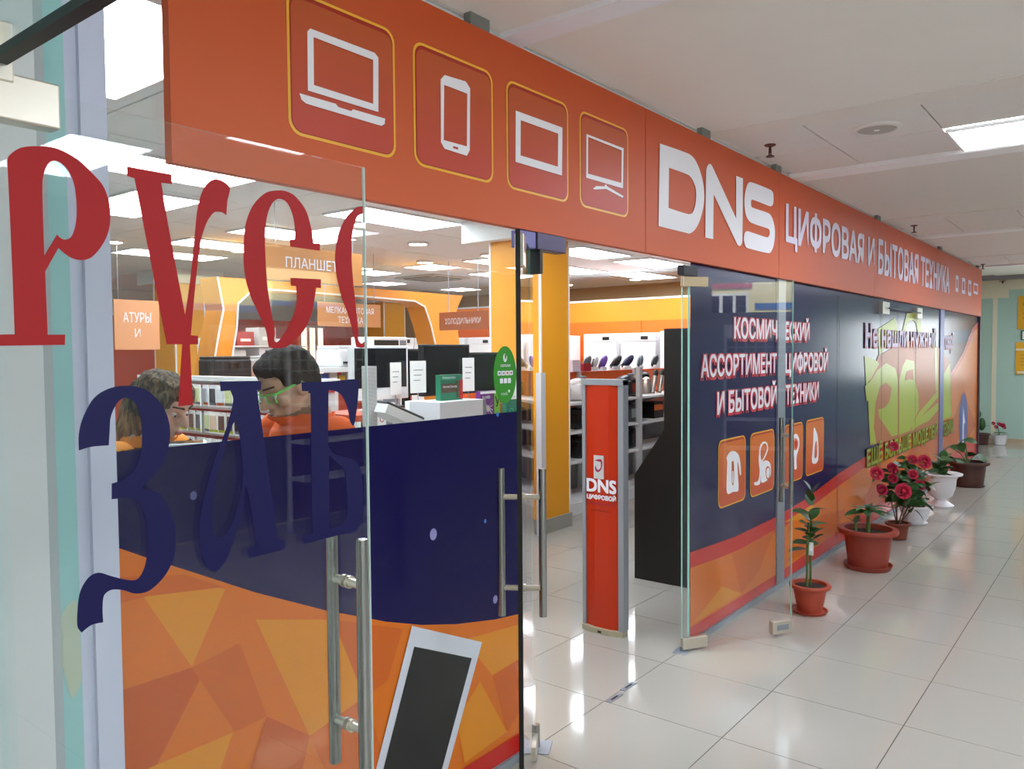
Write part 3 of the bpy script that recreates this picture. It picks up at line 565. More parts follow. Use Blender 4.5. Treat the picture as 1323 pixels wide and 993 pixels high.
# neighbouring doorway: transom pane above the leaf, its black seal and hinge patch
bm = new_bm(); box(bm, NX-.005, NX+.005, -1.2, NY+.60, 2.135, ZC); w6 = struct('window_6', bm, GLASS, 'clear transom pane over the near doorway', cat='window')
bx('edge_seal', MATS['black_seal'], w6, NX-.011, NX+.011, -1.2, NY+.03, 2.125, 2.139); bx('clamp', SILV, w6, NX-.02, NX+.02, NY-.02, NY+.05, 2.10, 2.19, .003)
bm = new_bm(); box(bm, NX-.005, NX+.005, NY+.02, NY+.60, .03, 2.135); struct('window_7', bm, GLASS, 'clear side pane beside the near doorway', cat='window')
# ================================================================ LAMPS
def panel_lamp(x0, x1, y0, y1, label, lm, z=ZC, group=None, name='ceiling_light'):
    t = thing(name, label, 'lamp', ((x0+x1)/2, (y0+y1)/2, z-.02), 0, group); a, b = (x1-x0)/2, (y1-y0)/2
    bm = new_bm(); f = .012
    for X0, X1, Y0, Y1 in ((-a, a, -b, -b+f), (-a, a, b-f, b), (-a, -a+f, -b+f, b-f), (a-f, a, -b+f, b-f)): box(bm, X0, X1, Y0, Y1, 0, .02)
    obj('frame', bm, WHITE, t); bx('diffuser', lm, t, -a+f, a-f, -b+f, b-f, .004, .016); return t
panel_lamp(5.19, 5.76, -.27, .91, 'bright white ceiling panel over the hall, nearest of its row', HLAMP)
panel_lamp(9.22, 9.79, -.27, .91, 'white ceiling panel further down the hall, cut by the right picture edge', HLAMP)
for k, (x, y) in enumerate(((-3.5, .3), (2.85, -.85), (2.3, -2.6), (5.4, -2.8), (9.5, -2.8), (13.2, -2.4), (14.9, .1), (12.4, -.6))):  # unseen panels added to brighten the hall, bar the two mirrored in the door
    panel_lamp(x-.3, x+.3, y-.6, y+.6, (('added hall ceiling panel behind the camera'), 'hall ceiling panel overhead in front of the camera', 'hall ceiling panel right of the camera', 'added hall ceiling panel opposite the open door', 'added hall ceiling panel opposite the lime pictures', 'added hall ceiling panel near the mint wall', 'added hall ceiling panel closest to the mint wall', 'added hall ceiling panel before the mint wall')[k], HLAMP)
SL = [(4.6, 5.84, 5.2, 5.8, 'double white ceiling panel, first row behind the fascia'), (4.6, 5.84, 6.75, 7.35, 'double white ceiling panel, second row behind the red letters'),
      (4.6, 5.84, 8.0, 8.6, 'double white ceiling panel, third row behind the red letters'), (4.6, 5.84, 9.25, 9.85, 'double white ceiling panel, fourth row behind the red letters'),
      (8.15, 8.75, 6.7, 7.3, 'square white ceiling panel just left of the amber pillar top'), (8.15, 8.75, 7.85, 8.45, 'square white ceiling panel in the middle of the shop ceiling'),
      (8.15, 8.75, 9.1, 9.7, 'square white ceiling panel left of the middle one'), (9.55, 10.15, 7.85, 8.45, 'square white ceiling panel touching the amber pillar edge'),
      (9.55, 10.15, 10.4, 11.0, 'small square white ceiling panel far left'), (11.5, 12.1, 10.3, 10.9, 'distant square white panel over the appliances sign'),
      (8.0, 9.2, 5.25, 5.85, 'double white panel right of the amber pillar'), (9.6, 10.8, 5.2, 5.8, 'double white panel over the doorway, second from the pillar'),
      (9.6, 10.8, 6.6, 7.2, 'double white panel deeper behind the doorway'), (11.2, 12.4, 6.2, 6.8, 'far double white panel over the fridges'),
      (1.3, 1.9, 2.75, 3.95, 'very bright ceiling panel left of the fascia end'), (3.0, 3.6, 6.0, 7.2, 'ceiling panel behind the red letter at the left'),
      (6.4, 7.0, 12.2, 12.8, 'distant ceiling panel near the portal'), (4.2, 4.8, 12.0, 12.6, 'distant ceiling panel above the left racks'), (2.2, 2.8, 9.0, 9.6, 'ceiling panel far left over the store'),
      (5.9, 6.5, 2.7, 3.3, 'ceiling panel behind the dark film'), (2.3, 3.5, 2.9, 3.5, 'added double ceiling panel just behind the fascia at the left'), (2.9, 4.1, 3.9, 4.5, 'added double ceiling panel behind the fascia over the monitors'), (4.4, 5.6, 2.9, 3.5, 'added double ceiling panel behind the fascia over the doorway'), (2.2, 3.4, 4.9, 5.5, 'added double ceiling panel behind the fascia over the racks'), (9.0, 9.6, 2.9, 3.5, 'ceiling panel far behind the dark film')]  # double panels hidden by the fascia are added to light the shop front
for a in SL: panel_lamp(*a[:4], a[4], LAMP)
sp = [(6.52, 6.51, 'round downlight, biggest one left of the amber pillar'), (7.89, 7.75, 'round downlight above the middle square panel'), (7.87, 8.95, 'round downlight beside the near glass edge'), (7.89, 6.6, 'round downlight touching the pillar edge'),
      (5.54, 8.54, 'round downlight between red letters'), (4.18, 8.88, 'round downlight beside the first red letter'), (10.9, 4.8, 'round downlight nearest the right door hinge'), (12.2, 6.9, 'round downlight over the fridge wall, third from the right'), (12.6, 6.0, 'round downlight over the fridge wall, second from the right'), (12.3, 8.4, 'round downlight over the fridge wall, leftmost'), (12.9, 5.2, 'round downlight over the fridge wall by the beige bulkhead')]
for x, y, l in sp:
    t = thing('downlight', l, 'lamp', (x, y, ZC-.03)); bm = new_bm(); lathe(bm, [(.12, .03), (.125, .01), (.115, 0), (.1, .004)], seg=24); obj('ring', bm, WHITE, t, True)
    bm = new_bm(); lathe(bm, [(0, .006), (.1, .006)], seg=24); obj('lens', bm, DLAMP, t)
t = thing('tube_lamp', 'bare fluorescent tube fitting above the portal', 'lamp', (12.1, 11.6, 2.86), R(10)); bx('housing', WHITE, t, -.5, .5, -.05, .05, .03, .09); bm = new_bm(); rod(bm, (-.48, 0, .015), (.48, 0, .015), .014); obj('tube', bm, LAMP, t)
# ---- hall ceiling fittings
def sprinkler(p, l):
    t = thing('sprinkler', l, 'sprinkler', (p[0], p[1], ZC)); bm = new_bm(); lathe(bm, [(.0, 0), (.035, 0), (.03, -.008), (.012, -.012)]); obj('rosette', bm, mat('rust_brass', '#6b3a2c', .5, .4), t, True)
    bm = new_bm(); rod(bm, (0, 0, -.01), (0, 0, -.05), .008); box(bm, -.018, -.012, -.003, .003, -.07, -.03); box(bm, .012, .018, -.003, .003, -.07, -.03); rod(bm, (0, 0, -.068), (0, 0, -.074), .025); obj('head', bm, mat('dark_brass', '#4a2a20', .45, .5), t)
for q, l in (((995, 187), 'small brass sprinkler nearest on the hall ceiling'), ((1181, 291), 'small sprinkler on the hall ceiling over the lettering'), ((1270, 341), 'dark sprinkler at the far end of the fascia')): sprinkler(onz(*q, ZC), l)
t = thing('wall_sprinkler', 'little red brown sprinkler high on the cream panel', 'sprinkler', (16.49, 1.95, 2.86)); bm = new_bm(); rod(bm, (0, 0, 0), (-.06, 0, 0), .015); rod(bm, (-.06, 0, -.03), (-.06, 0, .01), .01); box(bm, -.1, -.02, -.05, .05, .01, .018); obj('head', bm, MATS['rust_brass'], t)
t = thing('ceiling_speaker', 'round flush ceiling speaker grille in the hall', 'speaker', (4.9, 1.21, ZC)); bm = new_bm(); lathe(bm, [(.0, -.012), (.1, -.011), (.105, -.004)], seg=32); obj('grille', bm, mat('speaker_grille', '#b4aea8', .8), t, True); bm = new_bm(); lathe(bm, [(.105, -.004), (.11, -.014), (.135, -.01), (.14, 0)], seg=32); obj('rim', bm, CTILE, t, True); bm = new_bm(); lathe(bm, [(0, -.016), (.015, -.015), (.016, -.011)], seg=16); obj('badge', bm, WHITE, t)
# ---- posters on the end wall
def poster(y0, y1, z0, z1, col, label, cat='poster', parts=()):
    t = thing('wall_poster' if cat == 'poster' else 'exit_sign', label, cat, (16.486, (y0+y1)/2, z0)); hw = (y1-y0)/2; hh = z1-z0
    bx('sheet', mat('sheet_'+col[1:], col, .6), t, -.006, .006, -hw, hw, 0, hh)
    for a, b, c, d, m in parts: bx('print', m, t, -.0085, -.006, -hw+a*2*hw, -hw+b*2*hw, c*hh, d*hh)
    return t
DY = mat('dark_yellow', '#b98a10', .6)
poster(1.25, 1.714, 2.02, 2.607, '#dca31a', 'upper yellow notice on the mint wall', parts=[(.15, .85, .7, .8, DY), (.15, .85, .3, .36, DY), (.15, .85, .45, .5, DY)])
poster(1.25, 1.738, 1.23, 1.795, '#dfa722', 'lower yellow notice on the mint wall with a pale stripe', parts=[(0, 1, .74, .8, CREAM), (.12, .85, .58, .61, DY), (.12, .85, .48, .51, DY), (.12, .85, .38, .41, DY), (.12, .85, .28, .31, DY), (.6, .95, .03, .1, CREAM)])
poster(1.35, 1.67, 1.83, 2.0, '#2c5a3c', 'small green framed plate between the yellow notices', 'plate', parts=[(.08, .92, .1, .9, PWHT), (.3, .7, .3, .7, mat('plate_green', '#2f7a4a', .5))])
# ================================================================ PLANTS
TERRA = mat('terracotta', '#a8452e', .5, var=.06, scale=12); TERD = mat('dark_terracotta', '#8f3a2a', .5, var=.05); BRN = mat('dark_brown_pot', '#4a2a22', .45); WPOT = mat('white_pot', '#e4e2e6', .35); SOIL = mat('soil', '#2a201a', .95, var=.3, scale=60, bump=.4)
LEAFM = [mat('leaf_dark', '#2c5526', .4, var=.2, scale=20), mat('leaf_mid', '#3f7030', .45, var=.2, scale=20), mat('leaf_grey', '#5a7a52', .5, var=.15, scale=20)]
STEM = mat('stem_green', '#4d6a30', .6); STEMB = mat('stem_brown', '#5a4630', .7)
def leafmesh(L, W, bend=.25, n=6, fold=.18):
    bm = new_bm(); rows = []
    for i in range(n+1):
        t = i/n; wd = W*math.sin(math.pi*min(1, t*.93+.05))**.8*.5*(1 if t < 1 else .05); x = L*t; z = -bend*L*t*t
        rows.append([bm.verts.new((x, -wd, z+fold*wd)), bm.verts.new((x, 0, z)), bm.verts.new((x, wd, z+fold*wd))])
    for a, b in zip(rows, rows[1:]):
        for k in range(2): bm.faces.new((a[k], a[k+1], b[k+1], b[k]))
    return bm
def leafset(L, W, mi, bend=.25): return mesh_of('leaf', leafmesh(L, W, bend), LEAFM[mi], True)
def put_leaf(me, par, p, az, el, roll=0, sc=1):
    o = bpy.data.objects.new('leaf', me); COL.objects.link(o); o.parent = par; o.location = p
    o.rotation_euler = (roll, -el, az); o.scale = (sc,)*3; return o
def pot(t, prof, m, soil_r, soil_z, saucer=None):
    bm = new_bm(); lathe(bm, prof, seg=36); obj('pot', bm, m, t, True)
    if saucer: bm = new_bm(); lathe(bm, saucer, seg=36); obj('saucer', bm, m, t, True)
    bm = new_bm(); lathe(bm, [(0, soil_z+.008), (soil_r*.6, soil_z+.004), (soil_r, soil_z)], seg=24); obj('soil', bm, SOIL, t, True)
def taper(rb, rt, h, rim, rh, th=.008, z0=.008):
    return [(0, z0), (rb, z0), (rb+(rt-rb)*.5, z0+(h-z0-rh)*.5), (rt, h-rh), (rim, h-rh), (rim+.004, h-rh*.4), (rim, h), (rt-th*.2, h), (rt-th, h-rh), (rb, z0+.03)]
# 1 small terracotta pot, slim plant
t = thing('potted_plant', 'slim potted plant in the small terracotta pot nearest the glass door', 'plant', (5.168, 1.651, 0))
pot(t, taper(.075, .105, .185, .125, .022), TERRA, .1, .165, [(0, .0), (.1, 0), (.112, .02), (.106, .02), (.095, .008), (0, .008)])
for dx, dy, h in ((.01, .0, .5), (-.02, .012, .42)):
    bm = new_bm(); pts = [(dx, dy, .16), (dx*1.2+.005, dy, .16+h*.5), (dx*.5+.012, dy, .16+h)]
    for a, b in zip(pts, pts[1:]): rod(bm, a, b, .0085, .007, 8)
    obj('stem', bm, STEM, t, True)
bm = new_bm(); rod(bm, (.0, .0, .40), (.01, .0, .45), .016); box(bm, -.005, .004, -.02, .018, .37, .45); obj('ribbon', bm, WPLAS, t); t.children[-1]['label'] = 'white ribbon tie'
LM1 = leafset(.12, .085, 0, .2); LM2 = leafset(.11, .07, 0, .2)
for k in range(20):
    z = .43+.021*k*.62 if k < 13 else .60+.03*(k-13); az = k*2.4; put_leaf(random.choice((LM1, LM2)), t, (.012, 0, z), az, R(random.uniform(10, 50)) if k < 16 else R(65), random.uniform(-.4, .4), random.uniform(.75, 1.15))
put_leaf(LM1, t, (-.02, .012, .41), R(130), R(5), 0, 1)
bm = new_bm(); rod(bm, (.07, .04, .16), (.075, .045, .26), .002, seg=6); obj('stick', bm, STEMB, t)
# 2 large terracotta
t = thing('potted_plant', 'large terracotta pot with a low broad leaved plant', 'plant', (6.494, 1.635, 0))
pot(t, taper(.14, .175, .31, .215, .032), TERD, .17, .27, [(0, 0), (.16, 0), (.18, .035), (.172, .035), (.155, .012), (0, .012)])
bm = new_bm(); rod(bm, (0, 0, .27), (.01, .0, .46), .016, .012, 10); obj('stem', bm, STEM, t, True)
bm = new_bm(); rod(bm, (-.06, .07, .27), (-.05, .08, .36), .012, .009, 8); obj('stem', bm, STEM, t, True)
LB = leafset(.17, .075, 0, .35); LG = leafset(.14, .06, 2, .3)
for k in range(11): put_leaf(LB if k % 3 else LG, t, (.01, 0, .43+.004*k), k*2.4, R(random.uniform(0, 28)), random.uniform(-.3, .3), random.uniform(.8, 1.15))
for k in range(3): put_leaf(LG, t, (-.05, .08, .34), k*2.1, R(50), 0, .7)
# 3 rose bush in the small brown pot
ROSE = mat('rose_petals', '#a8163a', .5, var=.2, scale=30); ROSE2 = mat('rose_petals_pink', '#c02a4a', .5, var=.2, scale=30)
def rose(r, m):
    bm = new_bm()
    for ring, (rr, n, tilt) in enumerate(((.25, 4, .1), (.55, 5, .5), (.95, 7, .9))):
        for k in range(n):
            a = 2*math.pi*k/n+ring*.5; c = Vector((math.cos(a), math.sin(a), 0)); s = Vector((-c.y, c.x, 0)); p = c*(r*rr*.45); q = c*r*rr+Vector((0, 0, r*(1.0-tilt*.6))); w = r*.5*(.5+rr*.6)
            v = [bm.verts.new(x) for x in (p-s*w*.5, p+s*w*.5, q+s*w, q+c*r*.12+Vector((0, 0, -r*.1)), q-s*w)]; bm.faces.new(v)
    ball(bm, (0, 0, r*.35), r*.28, seg=8); return mesh_of('flower', bm, m)
RM = [rose(.05, ROSE), rose(.045, ROSE2)]; LR = [leafset(.1, .07, 0, .3), leafset(.085, .06, 0, .3)]
def bush(t, c, rx, ry, rz_, n, nf, z0):
    bm = new_bm()
    for k in range(7):
        a = k*.9; e = Vector((c[0]+rx*.7*math.cos(a), c[1]+ry*.7*math.sin(a), c[2]+rz_*.5*math.sin(k*1.7))); rod(bm, (.01*math.cos(a), .01*math.sin(a), z0), e, .006, .003, 6)
    obj('stems', bm, STEMB, t)
    for k in range(n):
        d = Vector((random.gauss(0, 1), random.gauss(0, 1), random.gauss(0, 1))).normalized()*random.uniform(.35, 1.0); put_leaf(random.choice(LR), t, (c[0]+d.x*rx, c[1]+d.y*ry, c[2]+d.z*rz_), random.uniform(0, 6.28), R(random.uniform(-35, 35)), random.uniform(-.8, .8), random.uniform(.7, 1.25))
def flower(t, p, sc, dir_=None):
    o = bpy.data.objects.new('flower', random.choice(RM)); COL.objects.link(o); o.parent = t; o.location = p; d = Vector(dir_ or (-.8, -.5, .4)); o.rotation_euler = d.to_track_quat('Z', 'Y').to_euler(); o.scale = (sc,)*3
P3 = Vector((7.642, 1.674, 0)); t = thing('rose_bush', 'dark red rose bush in a small brown pot beside the large terracotta one', 'plant', P3)
pot(t, taper(.07, .09, .15, .105, .02), mat('brown_terracotta', '#7a3826', .5), .085, .13); bush(t, (.05, -.06, .5), .26, .22, .26, 170, 0, .13)
for q, sc, dp in (((1154, 577), .9, 0), ((1152, 605), .9, 0), ((1132, 612), 1.25, 0), ((1139, 633), .9, 0), ((1166, 635), 1.45, -.1), ((1179, 613), .9, 0), ((1193, 597), 1.3, .1), ((1188, 627), .9, .1), ((1178, 594), .9, .05), ((1153, 618), .8, 0)):
    dep = (P3-EYE).dot(FW)-.18+dp; flower(t, at(q[0], q[1], dep)-P3, sc)
# 4 white bowl
t = thing('potted_plant', 'small white bowl pot with spotted leaves behind the roses', 'plant', (8.423, 1.695, 0)); pot(t, [(0, .012), (.08, .012), (.11, .06), (.135, .14), (.15, .17), (.158, .17), (.158, .185), (.145, .185), (.13, .15), (.07, .03)], WPOT, .13, .15, [(0, 0), (.1, 0), (.115, .018), (.1, .012), (0, .01)])
LS = leafset(.24, .09, 2, .5)
for k in range(9): put_leaf(LS if k % 2 else LB, t, (0, 0, .17+.02*k), k*2.3, R(random.uniform(15, 60)), 0, random.uniform(.8, 1.2))
# 5 white urn
t = thing('potted_plant', 'white footed urn with a dark bushy plant', 'plant', (9.499, 1.664, 0)); pot(t, [(0, .0), (.12, 0), (.13, .02), (.1, .04), (.055, .07), (.06, .09), (.11, .12), (.14, .2), (.15, .3), (.17, .34), (.205, .345), (.21, .36), (.195, .365), (.15, .34), (.12, .2), (.03, .12)], WPOT, .14, .325)
for k in range(22): put_leaf(random.choice((LB, LR[0], LG)), t, (random.uniform(-.05, .05), random.uniform(-.05, .05), .33+.008*k), k*2.4, R(random.uniform(5, 70)), random.uniform(-.5, .5), random.uniform(.8, 1.3))
bm = new_bm(); rod(bm, (0, 0, .3), (0, 0, .5), .012, .008, 8); obj('stem', bm, STEM, t)
# 6 dark brown pot, leggy plant
P6 = Vector((11.151, 1.658, 0)); t = thing('potted_plant', 'wide dark brown pot with a leggy heart leaved plant', 'plant', P6); pot(t, taper(.17, .2, .3, .235, .03), BRN, .2, .27, [(0, 0), (.18, 0), (.195, .02), (.18, .02), (0, .012)])
LH = leafset(.16, .13, 0, .3); dep6 = (P6-EYE).dot(FW)
for q, L in (((1227, 577), 0), ((1240, 572), 1), ((1246, 568), 0), ((1262, 587), 2), ((1234, 592), 2)):
    e = at(*q, dep6)-P6; bm = new_bm(); rod(bm, (0, 0, .27), (e.x*.4, e.y*.4, .27+(e.z-.27)*.6), .008, .006, 6); rod(bm, (e.x*.4, e.y*.4, .27+(e.z-.27)*.6), e, .006, .004, 6); obj('stem', bm, STEM, t)
    for s in range(2): put_leaf(LH, t, e, 2.2+L*1.3+s*2.6, R(-30+30*s), .5, .9)
# 7, 8 far pots
P7 = Vector((16.083, 2.186, 0)); t = thing('potted_plant', 'dark brown pot with a small cactus against the mint wall', 'plant', P7); pot(t, taper(.1, .12, .2, .135, .02), BRN, .12, .18); bm = new_bm(); ball(bm, (0, 0, .36), .06, (1, 1, 1.9), 10); ball(bm, (.02, .06, .53), .05, (.6, 1, 1.5), 10); obj('cactus', bm, LEAFM[0], t, True)
for k in range(4): put_leaf(LG, t, (0, 0, .3), k*1.6, R(30), 0, 1)
P8 = Vector((16.2, 1.93, 0)); t = thing('potted_plant', 'small white pot with pink flowers against the mint wall', 'plant', P8); pot(t, taper(.09, .12, .18, .13, .02), WPOT, .11, .165); bm = new_bm(); rod(bm, (0, 0, .16), (0, .04, .4), .006, seg=6); obj('stem', bm, STEM, t)
for k in range(7): flower(t, (random.uniform(-.06, .06), random.uniform(-.08, .1), random.uniform(.3, .42)), .7)
for k in range(5): put_leaf(LG, t, (0, 0, .2), k*1.3, R(20), 0, 1)
# ================================================================ SECURITY GATE, BLACK CABINET
RPAN = mat('orange_red_panel', '#b92f0c', .3, spec=.4); FR = mat('gate_grey', '#94979a', .45, .2)
t = thing('security_gate', 'tall orange red anti theft gate panel with white logo in the doorway', 'security gate', (4.05, 2.515, 0))
bm = new_bm(); poly_extrude(bm, [(-.02, -.14), (-.045, -.06), (-.045, .06), (-.02, .14), (.05, .14), (.05, -.14)], 'z', 0, .03); obj('base', bm, mat('gate_base', '#a49c80', .5), t)
bm = new_bm(); poly_extrude(bm, [(.0, -.12), (-.018, -.05), (-.018, .05), (.0, .12), (.03, .12), (.03, -.12)], 'z', .03, 1.49); obj('panel', bm, RPAN, t)
bm = new_bm(); box(bm, -.012, .045, .118, .14, .03, 1.52); box(bm, -.014, .045, -.148, -.112, .03, 1.52); box(bm, -.02, .045, -.148, .14, 1.49, 1.525); obj('frame', bm, FR, t)
bx('keyhole', BLACK, t, -.048, -.044, -.012, .012, .008, .02)
XG = -.0185
bx('tag', mat('grey_label', '#c6c3bc', .5), t, XG-.006, XG, -.018, .05, .93, 1.07)
text('DNS', .1, -.1, .85, .925, PWHT, t, XG-.0025, 'x', world=False, fat=.005); text('ЦИФРОВОЙ', .1, -.1, .80, .838, PWHT, t, XG-.0025, 'x', world=False, fat=.0025)
text('техника нового поколения', .085, -.09, .772, .785, mat('dim_print', '#8c2450', .5), t, XG-.001, 'x', world=False, bold=0); text('www.dns-shop.ru', .07, -.07, .73, .745, mat('dark_print', '#3c0d10', .5), t, XG-.001, 'x', world=False, bold=0)
decal('tag_emblem', [smoothloop([(.04, 1.04), (.0, 1.05), (-.012, 1.03), (-.005, .99), (.02, .97), (.04, .985), (.035, 1.01), (.028, .99), (.015, .985), (.0, 1.0), (.0, 1.03), (.02, 1.035)], 3)], mat('emblem_magenta', '#9c1f4a', .5), t, XG-.0075, 'x', world=False)
CABK = mat('black_cabinet', '#15130f', .35)
t = thing('display_cabinet', 'black display cabinet side with a slanted corner behind the right door', 'cabinet', (5.17, 2.05, 0))
bm = new_bm(); poly_extrude(bm, [(0, 0), (.887, 0), (.887, .775), (.644, 1.12), (.644, 1.85), (0, 1.85)], 'x', 0, .03); obj('side_panel', bm, CABK, t)
bx('back', CABK, t, .03, 2.2, .0, .02, .0, 1.85)
for z in (.75, 1.1, 1.42): bx('shelf', mat('cabinet_glass_shelf', '#57615c', .2), t, .03, 2.2, .02, .6, z, z+.012)
bx('plinth', CABK, t, .03, 2.2, .02, .85, 0, .72)
# ================================================================ STORE STRUCTURE PIECES
PSH = mat('pillar_amber', '#eba11c', .5)
def pillar(x0, x1, y0, y1, label):
    t = thing('pillar', label, 'pillar', ((x0+x1)/2, (y0+y1)/2, 0)); a, b = (x1-x0)/2, (y1-y0)/2; e = .016
    bx('shaft', PSH, t, -a, a, -b, b, .13, 2.74)
    bx('skirting', mat('grey_tile_skirting', '#9b9c90', .35), t, -a-.015, a+.015, -b-.015, b+.015, 0, .13)
    for sx in (-1, 1):
        for sy in (-1, 1): bx('corner_trim', WHITE, t, sx*a-(e if sx > 0 else .004), sx*a+(e if sx < 0 else .004), sy*b-(e if sy > 0 else .004), sy*b+(e if sy < 0 else .004), .13, 2.74)
    bx('capital', mat('white_soffit', '#e3e8e6', .8), t, -a-.12, a+.25, -b-.12, b+.25, 2.74, 2.945); return t
pillar(5.9, 6.37, 4.33, 4.93, 'tall amber pillar with white edges in the doorway'); pillar(6.1, 6.58, 11.1, 11.7, 'amber pillar behind the red slanted letter')
pillar(11.3, 11.9, 12.3, 12.9, 'amber pillar beside the hanging fridges sign')
AMB = mat('portal_amber', '#e2921a', .45); AMD = mat('portal_dark', '#c76a1c', .45)
YP = 8.0; t = thing('display_portal', 'large amber portal frame with a rounded opening across the shop', 'portal', (7.0, YP, 0))
o0, z1 = fy(280, 357, YP); PO = [fy(280, 357, YP), fy(288, 400, YP), fy(283, 425, YP), fy(266, 480, YP)]; x0 = PO[0][0]; xr = fy(598, 380, YP)[0]; zt = fy(473, 372, YP)[1]
out = [PO[0], PO[1], PO[2], (PO[3][0]-.25, .0), (PO[3][0]+.2, 0)] + [fy(296, 480, YP), fy(305, 425, YP), fy(307, 392, YP), fy(322, 378, YP), fy(345, 374, YP), fy(470, 383, YP), fy(535, 389, YP), fy(548, 396, YP), fy(556, 420, YP), fy(563, 450, YP)] 
xb = fy(563, 450, YP)[0]; out += [(xb+.25, 0), (xb+.8, 0), fy(592, 430, YP), fy(590, 400, YP), (xr, zt)]
bm = new_bm(); poly_extrude(bm, [(a-7.0, b) for a, b in out], 'y', 0, .35); obj('portal_frame', bm, AMB, t)
def tubeline(pts, y, r=.012):
    bm = new_bm()
    for a, b in zip(pts, pts[1:]): rod(bm, (a[0]-7.0, y, a[1]), (b[0]-7.0, y, b[1]), r, seg=6)
    return bm
obj('edge_trim', tubeline(out[:4], -.012), WHITE, t); obj('edge_trim', tubeline(out[5:15], -.012), WHITE, t)
# hanging signs
HS = mat('hanging_sign_tan', '#c98a4e', .4); HSB = mat('hanging_sign_brown', '#b5683c', .4)
def hang(s, x0, x1, z0, z1, y, label, m, tx=None, ws=(.62, .3)):
    t = thing('hanging_sign', label, 'sign', ((x0+x1)/2, y, z0)); hw = (x1-x0)/2; hh = z1-z0; bx('board', m, t, -hw, hw, -.008, .008, 0, hh)
    for sx in (-.8, .8): bm = new_bm(); rod(bm, (sx*hw, 0, hh), (sx*hw, 0, ZC-z0), .004, seg=6); obj('wire', bm, ALU, t)
    for ln, (a, b), wf in zip(s, tx, ws): text(ln, -hw*wf, hw*wf, hh*a, hh*b, PWHT, t, -.0112, world=False, bold=.02)
    return t
a, b = fy(343, 370, 5.6), fy(467, 340, 5.6); hang(['ПЛАНШЕТЫ'], a[0], b[0], 2.30, 2.59, 5.6, 'tan hanging sign lettered for tablets', HS, [(.38, .68)])
a, b = fy(411, 421, 7.7), fy(491, 400, 7.7); hang(['МЕЛКАЯ БЫТОВАЯ', 'ТЕХНИКА'], a[0], b[0], a[1], b[1]+.06, 7.7, 'tan hanging sign lettered for small appliances', HS, [(.56, .82), (.16, .42)], (.76, .4))
a = at(568, 418, 11.2); bb_ = at(631, 415, 10.6); t = thing('hanging_sign', 'brown hanging sign lettered for fridges', 'sign', ((a.x+bb_.x)/2, (a.y+bb_.y)/2, 2.0), math.atan2(bb_.y-a.y, bb_.x-a.x)); L = (a-bb_).length/2
bx('board', HSB, t, -L, L, -.008, .008, .0, .25); text('ХОЛОДИЛЬНИКИ', -L*.75, L*.72, .07, .165, PWHT, t, -.0112, world=False)
for s in (-.6, .6): bm = new_bm(); rod(bm, (s*L, 0, .25), (s*L, 0, .95), .006, seg=6); obj('wire', bm, ALU, t)
a, b = fy(148, 440, 9.0), fy(194, 394, 9.0); t = hang(['АТУРЫ', 'И'], a[0], b[0]+.1, a[1]-.1, b[1]+.05, 9.0, 'faded orange sign board behind the grey post', mat('faded_orange', '#d99a6a', .5), [(.55, .75), (.25, .42)], (.62, .12))
# ================================================================ GOODS AND FITTINGS
SHW = mat('shelf_white', '#e6e7e5', .4); SHO = mat('shelf_orange', '#dd5a16', .45); PERF = stripemat('perforated_white', '#e9eaea', '#8f9290', 60, 'Z')
def gondola(name, label, W, Hh, D, levels, loc, rz, back=SHO, low=None, grey=.0):
    t = thing(name, label, 'shelving', loc, rz)
    bx('back_panel', back, t, 0, W, -.02, .02, .1, Hh)
    if grey: bx('back_panel', mat('grey_back', '#8d8a86', .6), t, 0, W, -.024, -.02, .1, grey)
    n = max(1, round(W/1.25))
    for k in range(n+1): bx('upright', PERF, t, k*W/n-.03, k*W/n+.03, -.05, .03, 0, Hh+.02)
    for z in levels:
        s = bx('shelf', SHW, t, .02, W-.02, -D, -.03, z-.025, z)
        for k in range(n+1):
            bm = new_bm(); poly_extrude(bm, [(-.05, z-.03), (-D+.03, z-.03), (-.05, z-.13)], 'x', k*W/n-.01, k*W/n+.01); obj('bracket', bm, SHW, t)
    bx('base', SHW, t, 0, W, -D-.02, .03, 0, .12); return t
# orange gondola behind the pillar and security gate
GX, GY = 6.3, 5.05
gondola('shelf_gondola', 'orange backed shelving with white brackets behind the security gate', 3.8, 1.46, .46, (.14, .55, .86, 1.16), (GX, GY, 0), 0, grey=1.0)
bx('end_post', PERF, [o for o in bpy.data.objects if o.name == 'shelf_gondola'][0], 1.87, 1.93, -.48, -.43, 0, 1.5)
gondola('shelf_gondola', 'narrow shelving bay left of the amber pillar', .62, 1.46, .46, (.14, .55, .9, 1.2), (5.28, 4.98, 0), 0, grey=.95)
bx('end_post', PERF, [o for o in bpy.data.objects if o.name == 'shelf_gondola.001'][0], .53, .60, -.72, -.66, 0, 1.5)
